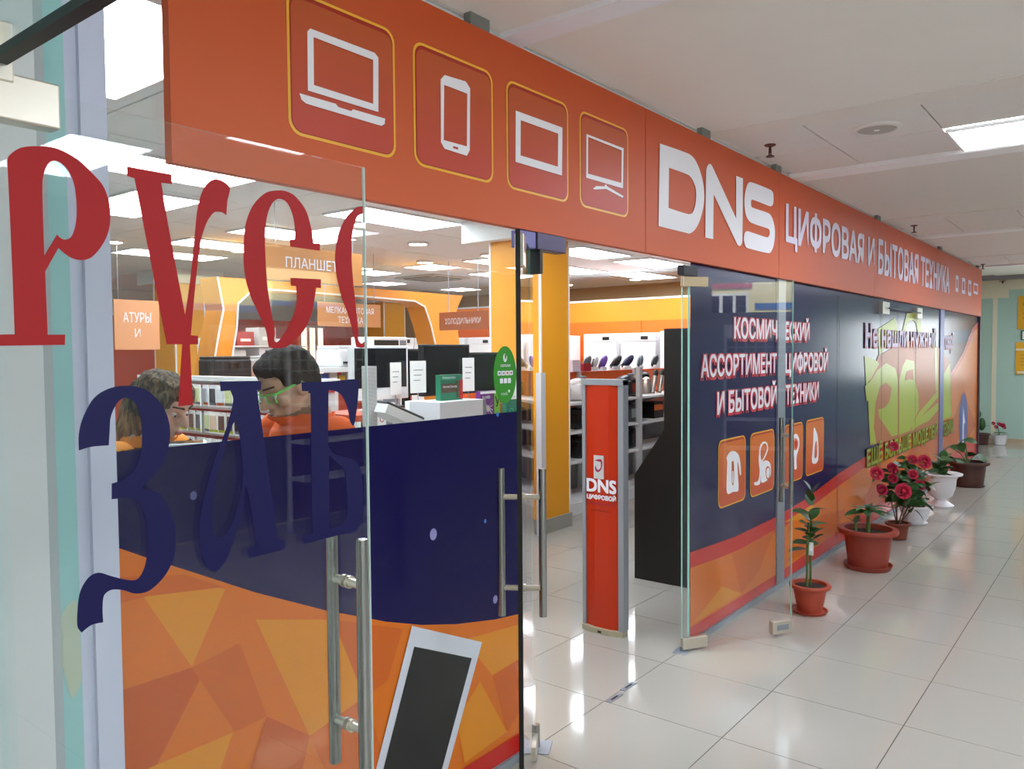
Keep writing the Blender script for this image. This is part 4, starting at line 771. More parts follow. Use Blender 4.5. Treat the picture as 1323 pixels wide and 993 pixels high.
# ---- appliance builders (origin at base centre, front = -y)
def iron(label, col, loc, rz, grp=None):
    t = thing('iron', label, 'iron', loc, rz, grp); bm = new_bm(); ball(bm, (.0, 0, .095), .068, (.75, .6, 1.75), 14, Matrix.Rotation(R(50), 3, 'Y')); obj('body', bm, mat('iron_'+col[1:], col, .35), t, True)
    bm = new_bm(); M = Matrix(); box(bm, -.09, .02, -.045, .045, .0, .045, .01); obj('heel', bm, WPLAS, t); bm = new_bm(); rod(bm, (-.1, 0, .05), (-.02, 0, .13), .014, seg=8); obj('handle', bm, BLACK, t, True); return t
yt = GY-.06
for px, c, l in ((758, '#4a4d50', 'grey steam iron leftmost on the orange gondola'), (768, '#d8d8d8', 'white and black iron second on the orange gondola'), (779, '#6a3aa8', 'purple steam iron on the orange gondola'), (796, '#1c1c20', 'black steam iron right of the purple one'), (811, '#23254a', 'navy iron with white stripes'), (827, '#5a666c', 'slate grey iron above the white upright'), (846, '#202422', 'black iron rightmost near the black cabinet')):
    d = ray(px, 478); k = (GY-.03)/d.y; iron(l, c, (d.x*k, GY-.03, 1.465), R(random.uniform(-20, 20)))
bxs = thing('red_carton', 'small red box on top of the orange gondola', 'box', onz(758, 478, 1.465).to_tuple()[:2]+(0,)); bxs.location = (fy(758, 470, 4.97)[0], 4.99, 1.465); bx('carton', mat('carton_red', '#b01e2c', .5), bxs, -.08, .08, -.03, .04, 0, .09)
t = thing('carton', 'pale pink box on top of the orange gondola beside the pillar', 'box', (fy(743, 470, 5.0)[0], 5.02, 1.465)); bx('carton', mat('carton_pink', '#e6d4da', .5), t, -.08, .08, -.04, .05, 0, .13)
def rounded(t, name, m, w, d, h, bev, z0=0, x=0, y=0):
    bm = new_bm(); box(bm, x-w/2, x+w/2, y-d/2, y+d/2, z0, z0+h, bev); return obj(name, bm, m, t, True)
def cooker(label, col, loc, w=.28, h=.26, acc='#b9b9b9', grp=None):
    t = thing('multicooker', label, 'cooker', loc, 0, grp); rounded(t, 'body', mat('cooker_'+col[1:], col, .3), w, w*.9, h*.75, .05); bm = new_bm(); ball(bm, (0, 0, h*.7), w*.48, (1, .92, .5), 16); obj('lid', bm, mat('cooker_'+col[1:], col, .3), t, True)
    bx('control_panel', mat('cooker_panel'+acc[1:], acc, .4), t, -w*.25, w*.25, -w*.46, -w*.44, h*.2, h*.6); bm = new_bm(); rod(bm, (-w*.2, -w*.2, h*.98), (w*.2, -w*.2, h*.98), .014, seg=8); obj('handle', bm, GREY, t, True); return t
def on_shelf(px, py, z): p = onz(px, py, z); return p
def shx(px, y): d = ray(px, 550); return d.x*(y/d.y)
yf = GY-.26
cooker('white rounded waffle maker on the upper shelf right of the pillar', '#dcdcda', (shx(748, yf), yf, 1.16), .26, .26)
cooker('dark toaster behind the white waffle maker', '#1b1a1a', (shx(738, yf)-.2, yf, 1.16), .2, .24)
cooker('black multicooker right of the security gate on the upper shelf', '#1d1a1a', (shx(809, yf), yf, 1.16), .28, .26, '#a03020')
cooker('black multicooker with colourful sticker on the middle shelf', '#141414', (shx(744, yf), yf, .86), .27, .24, '#b5622a')
cooker('grey pressure cooker right of the gate on the middle shelf', '#4a4c4c', (shx(808, yf), yf, .86), .27, .26, '#9aa0a0')
cooker('big black cooker on the low shelf beside the pillar', '#0f0f10', (shx(745, yf), yf, .55), .3, .26, '#333336')
cooker('tall black fryer on the low shelf right of the gate', '#131314', (shx(809, yf), yf, .50+.05), .26, .3, '#2a2a2a')
cooker('white iron shaped grill left of the pillar on the upper shelf', '#e2e2e0', (5.7, 4.74, 1.2), .25, .24); cooker('black coffee machine left of the pillar on the middle shelf', '#17171a', (5.7, 4.74, .9), .25, .26, '#30343a'); cooker('black oven left of the pillar on the low shelf', '#101012', (5.7, 4.74, .55), .26, .28, '#24262a')
def blender(label, loc, lean=0):
    t = thing('blender', label, 'blender', loc); t.rotation_euler = (0, lean, 0); bm = new_bm(); lathe(bm, [(0, 0), (.03, 0), (.028, .12), (.034, .16), (.03, .25), (0, .26)], seg=16); obj('body', bm, SILV, t, True); bm = new_bm(); lathe(bm, [(.031, .2), (.032, .27), (.02, .3), (0, .3)], seg=16); obj('grip', bm, BLACK, t, True); return t
blender('steel hand blender leaning beside the white upright', (shx(843, yf), yf, 1.17), .35); blender('second steel hand blender near the black cabinet', (shx(849, yf), yf-.03, 1.17), .3)
t = thing('kettle', 'steel kettle on the right shelf by the upright', 'kettle', (shx(835, yf), yf, 1.17)); bm = new_bm(); lathe(bm, [(0, 0), (.075, 0), (.07, .1), (.05, .18), (.02, .2), (0, .2)], seg=20); obj('body', bm, SILV, t, True); bm = new_bm(); rod(bm, (.07, 0, .05), (.1, 0, .12), .01); rod(bm, (.1, 0, .12), (.05, 0, .19), .01); obj('handle', bm, BLACK, t, True)
t = thing('thermo_pot', 'striped steel thermo pot under the irons', 'kettle', (shx(834, GY-.2), GY-.2, 1.17+.0)); t.location.z = 1.165; t.location.y = GY-.12; bm = new_bm(); lathe(bm, [(0, 0), (.07, 0), (.07, .2), (.05, .24), (0, .25)], seg=20); obj('body', bm, STEEL, t, True); bm = new_bm(); lathe(bm, [(.072, .19), (.074, .23), (.04, .26), (0, .262)], seg=20); obj('lid', bm, BLACK, t, True); t.location.x = shx(832, GY-.12)
t = thing('carton', 'black and orange appliance box on the lower right shelf', 'box', (shx(842, yf), yf, .86)); bx('carton', BLACK, t, -.12, .12, -.1, .1, 0, .2); bx('print', ORANGE, t, -.12, .1, -.102, -.1, .1, .17)
# fridges along the orange partition (front faces -x)
FRG = mat('fridge_white', '#eef0f2', .3); LBL = mat('label_paper', '#f4f3ee', .6)
def fridge(label, loc, Hh=1.98, kind=0):
    t = thing('fridge', label, 'fridge', loc, R(-90)); bx('body', FRG, t, -.295, .295, -.28, .32, .02, Hh, .006)
    d = bx('door', FRG, t, -.293, .293, -.335, -.285, .72, Hh-(.13 if kind != 2 else .01), .008); d2_ = bx('door', FRG, t, -.293, .293, -.335, -.285, .05, .71, .008)
    bx('handle', GREY, d2_, -.2, .0, -.345, -.335, .66, .69)
    if kind != 2:
        c = bx('control_panel', FRG, t, -.293, .293, -.335, -.285, Hh-.125, Hh-.005, .006); bx('display', BLACK, c, .05, .17, -.338, -.335, Hh-.1, Hh-.05)
        if kind == 0: bm = new_bm(); rod(bm, (-.12, -.336, Hh-.065), (-.12, -.345, Hh-.065), .022); obj('knob', bm, WPLAS, c)
    if kind == 1: bx('display', BLACK, d, -.04, .03, -.339, -.335, 1.3, 1.56)
    bx('label_sheet', LBL, t, .08, .24, -.3375, -.335, Hh-.42, Hh-.2); return t
XF = 10.75
fy_ = [(4.55, 2, 2.06, 'plain white fridge rightmost, next to the black cabinet'), (5.2, 1, 1.98, 'white fridge with a tall black display'), (5.86, 0, 1.96, 'white fridge with control knob right of the pillar'), (6.52, 0, 1.96, 'white fridge hidden half behind the amber pillar')]
for y, k, hh, l in fy_: fridge(l, (XF, y, 0), hh, k)
for i in range(4): fridge(['white fridge left of the pillar, nearest to it', 'white fridge left of the pillar, second from it', 'white fridge left of the pillar, third from it', 'white fridge left of the pillar, fourth from it', 'white fridge left of the pillar, fifth from it'][i], (XF, 7.6+.66*i, 0), 1.95, i % 2*2)
# stoves with black knobs on the portal opening background
def stove(label, loc):
    t = thing('washing_machine', label, 'washing machine', loc); bx('body', FRG, t, -.3, .3, -.27, .27, .02, .85, .006); c = bx('control_panel', WPLAS, t, -.298, .298, -.285, -.27, .73, .845); bx('display', BLACK, c, .05, .2, -.288, -.285, .76, .82)
    bm = new_bm(); rod(bm, (-.1, -.286, .79), (-.1, -.31, .79), .03); obj('knob', bm, GREY, c); bm = new_bm(); lathe(bm, [(.1, 0), (.15, .01), (.17, .03), (.17, 0)], seg=24, M=Matrix.Translation((0, -.27, .42)) @ Matrix.Rotation(R(90), 4, 'X')); obj('door', bm, GREY, t, True); return t
p = at(521, 470, 14.0)
for sx, z, l in ((-.31, 1.1, 'white washing machine on a plinth, left of two'), (.31, 1.1, 'white washing machine on a plinth, right of two')): stove(l, (p.x+sx, p.y, z))
t = thing('plinth', 'long white plinth carrying the washing machines', 'stand', (p.x, p.y, 0)); bx('body', SHW, t, -.7, .7, -.32, .32, 0, 1.1)
# computer display table
TBZ = 1.30
tx0, tx1, ty = 3.3, 4.9, 4.0
t = thing('display_stand', 'long orange sided stand holding the computer monitors', 'stand', (tx0, ty, 0)); bx('top', RUST, t, 0, tx1-tx0, -.15, .3, TBZ-.04, TBZ); bx('back_panel', RUST, t, 0, tx1-tx0, .26, .3, 0, TBZ-.04)
bx('glass_shelf', mat('shelf_glass_green', '#a9c4bb', .15), t, 0, 1.24, -.48, -.15, 1.17, 1.182); 
for k in range(4): bx('divider', SHO if k % 2 else SHW, t, k*.52, k*.52+.03, -.15, .26, 0, TBZ-.04)
bx('front_board', RUST, t, 0, 1.2, -.5, -.48, .8, 1.182); bx('front_leg', SHW, t, .0, .04, -.5, -.15, 0, 1.17); bx('front_leg', SHW, t, 1.16, 1.2, -.5, -.15, 0, 1.17)
def monitor(label, px, w, h, frame, y=4.0, allin=False, z=TBZ, rz=0):
    t = thing('monitor', label, 'monitor', (shx(px, y), y, z), rz); bx('casing', frame, t, -w/2, w/2, -.02, .03, .08, .08+h, .006); bx('screen', DARKSCR, t, -w/2+.018, w/2-.018, -.0225, -.02, .10+(.06 if allin else 0), .08+h-.018)
    bx('neck', frame, t, -.03, .03, .0, .03, .01, .1); bx('foot', frame, t, -.1, .1, -.08, .1, 0, .012, .004); return t
monitor('white all in one computer leftmost on the stand', 491, .47, .36, WPLAS, allin=True, rz=R(-4)); monitor('black monitor second from the left, behind price sheets', 527, .46, .34, BLACK, y=4.2); monitor('large black monitor in the middle of the stand', 576, .5, .37, BLACK); monitor('black monitor rightmost under the green oval sticker', 634, .52, .31, BLACK)
def sheet(label, px, py, w, h, y, rz=0, z=None):
    d = ray(px, py); k = y/d.y; t = thing('price_sheet', label, 'price sheet', (d.x*k, y, d.z*k+H-h), rz); bx('paper', LBL, t, -w/2, w/2, -.002, .002, 0, h)
    for i in range(3): bx('print', mat('print_grey', '#9a9a9a', .6), t, -w*.3, w*.3*(1-.3*i), -.003, -.002, h*(.7-.16*i), h*(.73-.16*i))
    bm = new_bm(); rod(bm, (0, .004, TBZ-(d.z*k+H-h)), (0, .004, h*.3), .003, seg=6); obj('clip', bm, ALU, t)
sheet('white price sheet between the first two monitors', 511, 468, .1, .22, 3.96); sheet('white price sheet in front of the second monitor', 540, 466, .15, .22, 3.9); sheet('white price sheet right of the big monitor', 605, 462, .13, .25, 3.96); sheet('narrow white price sheet at the right end of the stand', 663, 470, .1, .3, 3.9)
# software boxes on the glass shelf
def softbox(label, px, py_top, w, h, base, y=3.55, z=1.182, prints=()):
    t = thing('software_box', label, 'box', (shx(px, y), y, z)); bx('carton', base, t, -w/2, w/2, -.02, .02, 0, h)
    for a, b, c, d, m in prints: bx('print', m, t, -w/2+a*w, -w/2+b*w, -.021-.0004*len(t.children), -.02, c*h, d*h)
    return t
GRN = mat('box_green', '#1f7a5a', .4); PUR = mat('box_purple', '#6a1f78', .4); LGR = mat('box_lime', '#78c02a', .4); BRNB = mat('box_brown', '#5a4632', .5); BLU = mat('box_blue', '#2a4f9c', .4); SKN = mat('print_skin', '#c79f84', .5)
b = softbox('white software box with a portrait, leftmost', 496, 0, .15, .21, LBL, prints=[(.5, .85, .1, .55, GREY), (.55, .8, .45, .72, SKN), (.1, .5, .85, .9, GREY), (.35, .95, .03, .2, BLU)])
decal('print', [ell(-.035, .12, .018, .022, 14), ell(-.035, .12, .013, .017, 14)[::-1]], PRED, b, -.023, world=False)
b = softbox('white software box with a bald man in blue', 537, 0, .14, .21, LBL, prints=[(.3, .8, .08, .42, BLU), (.42, .68, .42, .74, SKN), (.1, .3, .84, .9, GREY), (.25, .4, .1, .3, BLACK), (.6, .75, .1, .28, BLACK), (.85, .98, .08, .2, YELLOW)])
P_ = (shx(580, 3.2), 3.2)
t = thing('light_box', 'grey white box stand in front of the big monitor', 'box', (P_[0], P_[1], 0)); bx('body', mat('pale_grey_box', '#d9dadb', .4), t, -.2, .17, -.12, .12, .9, 1.41); bx('side', GREY, t, .17, .2, -.12, .12, .9, 1.41); bx('pole', GREY, t, -.03, .03, -.03, .03, 0, .9)
b = softbox('green software box on top of the grey white box stand', 581, 0, .19, .15, GRN, y=3.2, z=1.41, prints=[(.04, .72, .3, .66, BRNB), (.86, 1, .05, .8, PRED), (.05, .6, .8, .95, mat('box_teal', '#38a07c', .4)), (.72, .86, .1, .75, BRNB)])
text('Kaspersky', -.085, .03, .125, .142, PWHT, b, -.0275, world=False, bold=0); text('Internet Security', -.08, .04, .07, .09, PWHT, b, -.0275, world=False, bold=.01)
b = softbox('purple and lime software box with a spider', 631, 0, .21, .24, PUR, prints=[(.7, 1, .0, 1, LGR), (.0, 1, .93, 1, LBL), (.05, .62, .02, .08, LGR), (.72, .95, .03, .1, PUR)])
for sgn in (-1, 1):
    for k in range(4): 
        a = (-.03, .12); e = (-.03+sgn*.05, .07+.035*k); decal('print', [[(a[0], a[1]), (e[0], e[1]), (e[0]+.004, e[1]+.006), (a[0]+.004, a[1]+.008)]], mat('spider_grey', '#cfc6c2', .5), b, -.0235, world=False)
decal('print', [ell(-.03, .12, .014, .024, 14)], MATS['spider_grey'], b, -.0238, world=False); text('Dr.WEB', -.09, -.01, .19, .21, PWHT, b, -.0265, world=False); text('У', .045, .095, .13, .2, BLACK, b, -.0265, world=False)
b = softbox('dark green software box at the right end of the shelf', 659, 0, .13, .19, GRN, prints=[(0, 1, .9, 1, LBL)])
decal('print', [ell(-.01, .09, .02, .02, 16), ell(-.01, .09, .014, .014, 16)[::-1]], mat('box_teal_line', '#58c2a0', .4), b, -.0225, world=False)
# white rack with a tilted notebook at the near glass edge
p = at(484, 520, 4.35); t = thing('tilted_stand', 'white slotted rack with a sloping notebook shelf', 'stand', (p.x, p.y, 0), R(-15)); bx('upright', PERF, t, -.06, .0, -.03, .03, 0, 1.62); Mx = Matrix.Translation((.0, -.02, 1.42)) @ Matrix.Rotation(R(24), 4, 'Y')
bx('shelf', SHW, t, 0, .27, -.14, .14, -.05, 0, 0, Mx); bx('base', SHW, t, -.1, .18, -.2, .2, 0, .06)
nb = thing('notebook', 'dark slim notebook on the sloping white shelf', 'notebook', (p.x, p.y, 1.42), R(-15)); bx('body', BLACK, nb, .01, .26, -.12, .12, .002, .016, .002, Matrix.Rotation(R(24), 4, 'Y')); bx('lid', GREY, nb, .015, .255, -.115, .115, .016, .02, 0, Matrix.Rotation(R(24), 4, 'Y'))
# ---- blister rack facing -x
RX, RY0, RY1 = 3.82, 4.7, 7.6
t = thing('peg_rack', 'white peg rack with red rails of phone accessories', 'rack', (RX, RY0, 0)); bx('back_panel', mat('rack_back', '#d4d0cc', .6), t, 0, .03, 0, RY1-RY0, .1, 1.46); bx('top_rail', SHW, t, -.04, .05, 0, RY1-RY0, 1.46, 1.5)
for z in (1.42, 1.20, .97, .74): bx('rail', mat('rail_red', '#b5301c', .5), t, -.012, 0, 0, RY1-RY0, z-.02, z+.012)
bx('base', SHW, t, -.4, .05, 0, RY1-RY0, 0, .12)
PK = {}
def pack(kind):
    c1, c2 = [('#f2f2f0', '#5a5a5c'), ('#f4f3ee', '#dcdee0'), ('#f6f6f2', '#c9cf9a'), ('#efe9e2', '#6a4a40'), ('#f4f4f2', '#a9aeb4'), ('#e9ecee', '#2a2a2e'), ('#f3efe8', '#d9b9a0')][kind]
    t = thing('blister_pack', 'x', 'accessory pack', (0, 0, 0)); bx('card', mat('card_'+c1[1:], c1, .5), t, -.004, .004, -.056, .056, -.185, 0); bx('item', mat('item_'+c2[1:], c2, .35), t, -.018, -.004, -.036, .036, -.15, -.03, .004); bx('strip', [mat('strip_lime', '#c2d022', .5), ORANGE, GREY][kind % 3], t, -.0045, -.004, -.05, .05, -.172, -.150); 
    bm = new_bm(); rod(bm, (.045, 0, -.006), (-.02, 0, -.006), .002, seg=6); obj('hook', bm, ALU, t); return t
ORD = 'first second third fourth fifth sixth seventh eighth ninth tenth eleventh twelfth thirteenth fourteenth fifteenth sixteenth seventeenth eighteenth nineteenth twentieth twenty-first twenty-second twenty-third twenty-fourth'.split()
protos = [pack(k) for k in range(7)]; used = set()
names = ['white card with a dark item', 'white card with a silver case', 'white card with a pale lime case', 'cream card with a brown case', 'white card with a grey case', 'pale card with a black item', 'cream card with a pinkish item']
for ri, z in enumerate((1.43, 1.20, .97)):
    for k in range(24):
        kd = random.randrange(7); y = RY0+.06+k*.12; x = RX-.07-.02*random.random(); rw = ('top', 'middle', 'bottom')[ri]; lab = '%s, %s in the %s row on the peg rack' % (names[kd], ORD[k], rw); grp = 'accessory packs on the peg rack'
        if kd not in used: o = protos[kd]; used.add(kd); o.location = (x, y, z); o['label'] = lab; o['group'] = grp
        else: o = dup(protos[kd], (x, y, z), None, lab, grp)
        o.rotation_euler = (0, 0, R(random.uniform(-14, 14)))
# orange gondola with printers behind the rack
gp = at(322, 478, 8.4); t = thing('low_gondola', 'orange low gondola with printers behind the peg rack', 'shelving', (gp.x, gp.y, 0)); bx('body', ORANGE, t, -.62, .75, -.3, .3, 0, 1.40); bx('top', mat('orange_edge', '#ee8a2a', .4), t, -.64, .77, -.32, .32, 1.40, 1.44)
for k, c in enumerate(('#d8dce4', '#c44028', '#5c5a58', '#d8d4cc')): bx('label_sheet', mat('gl'+c, c, .5), t, -.5+.28*k, -.28+.28*k, -.305, -.3, 1.28, 1.38)
def printer(label, loc, col, rz=0, w=.42, h=.2):
    t = thing('printer', label, 'printer', loc, rz); m = mat('printer_'+col[1:], col, .4); bx('body', m, t, -w/2, w/2, -.16, .16, 0, h, .02); bx('lid', m, t, -w/2+.01, w/2-.01, -.15, .15, h, h+.03, .008); bx('paper_tray', BLACK, t, -w/2+.05, w/2-.05, -.2, -.16, .03, .05); bx('screen', DARKSCR, t, -.05, .05, -.163, -.16, h*.5, h*.8); return t
printer('black printer on the orange low gondola', (gp.x-.28, gp.y, 1.44), '#1b1b1d'); printer('white and black printer on the orange low gondola', (gp.x+.3, gp.y, 1.44), '#dadada')
# wall shelving with cartons further back
p = at(322, 445, 10.5); t = thing('shelving_unit', 'white back shelf with cartons left of the tan portal opening', 'shelving', (p.x, p.y, 0)); bx('back_panel', SHW, t, -.6, .8, .2, .24, 0, 1.9)
for z in (1.2, 1.5, 1.8): bx('shelf', SHW, t, -.6, .8, -.2, .2, z-.02, z)
for a, w_, h_, z, c, l in ((-.45, .24, .22, 1.8, '#7fb63a', 'lime carton on the upper back shelf'), (-.15, .25, .18, 1.8, '#b53a30', 'red carton on the upper back shelf'), (.18, .26, .24, 1.8, '#c9c7c0', 'grey carton on the upper back shelf'), (.3, .5, .27, 1.5, '#eceff2', 'white carton stack in the back shelf'), (-.3, .3, .24, 1.5, '#dcdcd8', 'pale device on the back shelf')):
    q = thing('carton', l, 'box', (p.x+a, p.y, z)); bx('carton', mat('c_'+c[1:], c, .5), q, -w_/2, w_/2, -.15, .15, 0, h_); bx('print', LBL, q, -w_*.3, w_*.3, -.152, -.15, h_*.3, h_*.5) if w_ < .4 else [bx('poster', mat('poster_blue', '#2b3f9c', .5), q, -.16, .16, -.154, -.15, .02, .24), bx('print', LBL, q, .02, .07, -.156, -.154, .03, .2), bx('print', LBL, q, -.1, -.06, -.156, -.154, .13, .2)]
# shelves right of the man
p = at(448, 500, 7.2); t = thing('low_gondola', 'white topped gondola of small cartons right of the man', 'shelving', (p.x, p.y, 0)); bx('body', RUST, t, -.5, .62, -.2, .25, 0, 1.40); bx('top', SHW, t, -.55, .65, -.25, .28, 1.53, 1.57); bx('shelf', SHW, t, -.52, .62, -.24, .25, 1.38, 1.41)
cc = ['#e8e6e0', '#2f5aa8', '#e6e2d8', '#c9a82a', '#d8dcde', '#3a3a3c', '#e8e8e6']
for k in range(12):
    q = thing('small_carton', 'little %s carton, %s from the left under the white gondola top' % (['pale', 'blue', 'cream', 'mustard', 'silver', 'black', 'white'][k % 7], ORD[k]), 'box', (p.x-.47+.09*k, p.y-.14, 1.41), 0, 'little cartons under the white gondola top'); bx('carton', mat('sc'+cc[k % 7], cc[k % 7], .5), q, -.035, .035, -.04, .04, 0, .09+.02*(k % 3)); bx('print', mat('sp%d' % (k % 3), ['#c03a2a', '#3a6a9c', '#6a9c3a'][k % 3], .5), q, -.025, .025, -.0415, -.04, .02, .05)
printer('white printer with a raised tray on the gondola right of the man', (p.x-.02, p.y, 1.57), '#e4e6e6', 0, .4, .16)
t = thing('microwave', 'white microwave with a dark door behind the red round letter', 'microwave', (p.x+.42, p.y+.02, 1.57)); bx('body', WHITE, t, -.22, .22, -.15, .15, 0, .27, .008); bx('door', BLACK, t, -.2, .1, -.155, -.15, .03, .24); bx('control_panel', GREY, t, .12, .2, -.154, -.15, .03, .24)
t = thing('subwoofer', 'black loudspeaker with a round cone right of the man', 'speaker', (p.x+.02, p.y-.45, 1.12)); rounded(t, 'body', BLACK, .2, .2, .28, .02); bm = new_bm(); lathe(bm, [(.0, .0), (.03, .012), (.07, .0), (.08, .006), (.085, 0)], seg=24, M=Matrix.Translation((0, -.1, .14)) @ Matrix.Rotation(R(90), 4, 'X')); obj('cone', bm, GREY, t, True)
st = thing('speaker_stand', 'plain white stand under the black loudspeaker', 'stand', (p.x+.02, p.y-.45, 0)); bx('body', SHW, st, -.14, .3, -.14, .14, 0, 1.12)
q = thing('carton', 'tall white carton beside the black loudspeaker', 'box', (p.x+.22, p.y-.45, 1.12)); bx('carton', LBL, q, -.06, .06, -.08, .08, 0, .33); bx('print', GREY, q, -.04, .04, -.082, -.08, .1, .2)
# window with vertical blinds on the far wall
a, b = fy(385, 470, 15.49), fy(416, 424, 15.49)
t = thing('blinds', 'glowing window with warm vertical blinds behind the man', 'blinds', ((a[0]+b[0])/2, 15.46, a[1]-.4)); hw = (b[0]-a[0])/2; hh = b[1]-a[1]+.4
bx('frame', WHITE, t, -hw-.05, hw+.05, -.01, .03, hh, hh+.06); n = 9; SLT = emis('blind_glow', '#ffe6c4', 1.5)  # slats emit in place of daylight coming through them
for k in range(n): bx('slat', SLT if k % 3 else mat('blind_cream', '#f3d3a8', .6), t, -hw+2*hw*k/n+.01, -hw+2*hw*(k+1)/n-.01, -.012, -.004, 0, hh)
# ceiling cassette
for x, y, l in ((9.67, 9.32, 'square ceiling air conditioner in the middle of the shop'), (4.6, 11.4, 'square ceiling air conditioner at the far left')):
    t = thing('air_conditioner', l, 'air conditioner', (x, y, ZC-.03)); bx('panel', mat('cassette', '#c6c9c0', .6), t, -.45, .45, -.45, .45, 0, .03, .008); bx('grille', mat('cassette_grille', '#9da39a', .7), t, -.25, .25, -.25, .25, -.006, 0)
    for s in (-1, 1): bx('slot', BLACK, t, -.3, .3, s*.36-.03, s*.36+.03, -.003, 0); bx('slot', BLACK, t, s*.36-.03, s*.36+.03, -.3, .3, -.003, 0)

# ---- opposite side of the hall (seen only as reflections in the open right door)
t = thing('opposite_building', 'cream building with a red curtained window across the street', 'building', (5.2, -7.0, 0)); bx('facade', mat('cream_render', '#e8dcae', .85), t, -3, 3, -.3, 0, -3, 6); bx('curtain', mat('red_curtain', '#a8283a', .8), t, -.75, -.05, 0, .03, 2.7, 3.3); bx('window_frame', WHITE, t, -.75, -.1, 0, .03, 2.1, 2.62); bx('stripe', mat('blue_stripe', '#3f6fae', .7), t, .0, 3, 0, .02, 2.35, 2.45)
for k in range(3): bx('pane', DARKSCR, t, -.72+.21*k, -.56+.21*k, .03, .035, 2.14, 2.58)
t = thing('wire_rack', 'white wire rack on the opposite side of the hall', 'rack', (5.05, -3.6, 0)); bx('back_panel', mat('rack_board', '#4a1f28', .7), t, -.5, .5, -.03, 0, .1, 1.8); bx('top_basket', LBL, t, -.5, .45, .0, .1, 1.84, 2.0)
WIR = mat('wire_grey', '#a8a8a6', .5)
for k in range(9): bx('wire', WIR, t, -.48+.115*k, -.462+.115*k, .01, .03, 1.5, 1.86)
for k in range(4): bx('wire', WIR, t, -.48, .46, .01, .03, 1.52+.1*k, 1.535+.1*k)
for sx in (-.5, .47): bx('leg', WHITE, t, sx, sx+.03, -.03, .03, 0, 1.86)
for k in range(3): bx('shelf', SHW, t, -.5, .5, 0, .3, .5+.35*k, .52+.35*k)
# ================================================================ PEOPLE
def capsule(bm, p0, r0, p1, r1, seg=16):
    rod(bm, p0, p1, r0, r1, seg); ball(bm, p0, r0, seg=seg); ball(bm, p1, r1, seg=seg)
def remeshed(bm, name, vox=.009, smooth=3):
    me = bpy.data.meshes.new(name); bm.to_mesh(me); bm.free(); o = bpy.data.objects.new(name, me); COL.objects.link(o)
    m = o.modifiers.new('r', 'REMESH'); m.mode = 'VOXEL'; m.voxel_size = vox; s = o.modifiers.new('s', 'SMOOTH'); s.factor = .5; s.iterations = smooth
    dg = bpy.context.evaluated_depsgraph_get(); me2 = bpy.data.meshes.new_from_object(o.evaluated_get(dg)); bpy.data.objects.remove(o); bpy.data.meshes.remove(me); me2.name = name
    for p in me2.polygons: p.use_smooth = True
    return me2
def shell(me, test, off, name):
    """clothing: the body faces that pass the test, pushed out along their normals"""
    bm = bmesh.new(); bm.from_mesh(me); bm.normal_update()
    kill = [f for f in bm.faces if not test(f.calc_center_median())]; bmesh.ops.delete(bm, geom=kill, context='FACES')
    bm.normal_update()
    nv = [(v, v.normal.copy()) for v in bm.verts]
    for v, n in nv: v.co += n*(off(v.co) if callable(off) else off)
    r = bpy.data.meshes.new(name); bm.to_mesh(r); bm.free()
    for p in r.polygons: p.use_smooth = True
    return r
SKIN = mat('skin', '#c99a7c', .5, var=.05, scale=30)
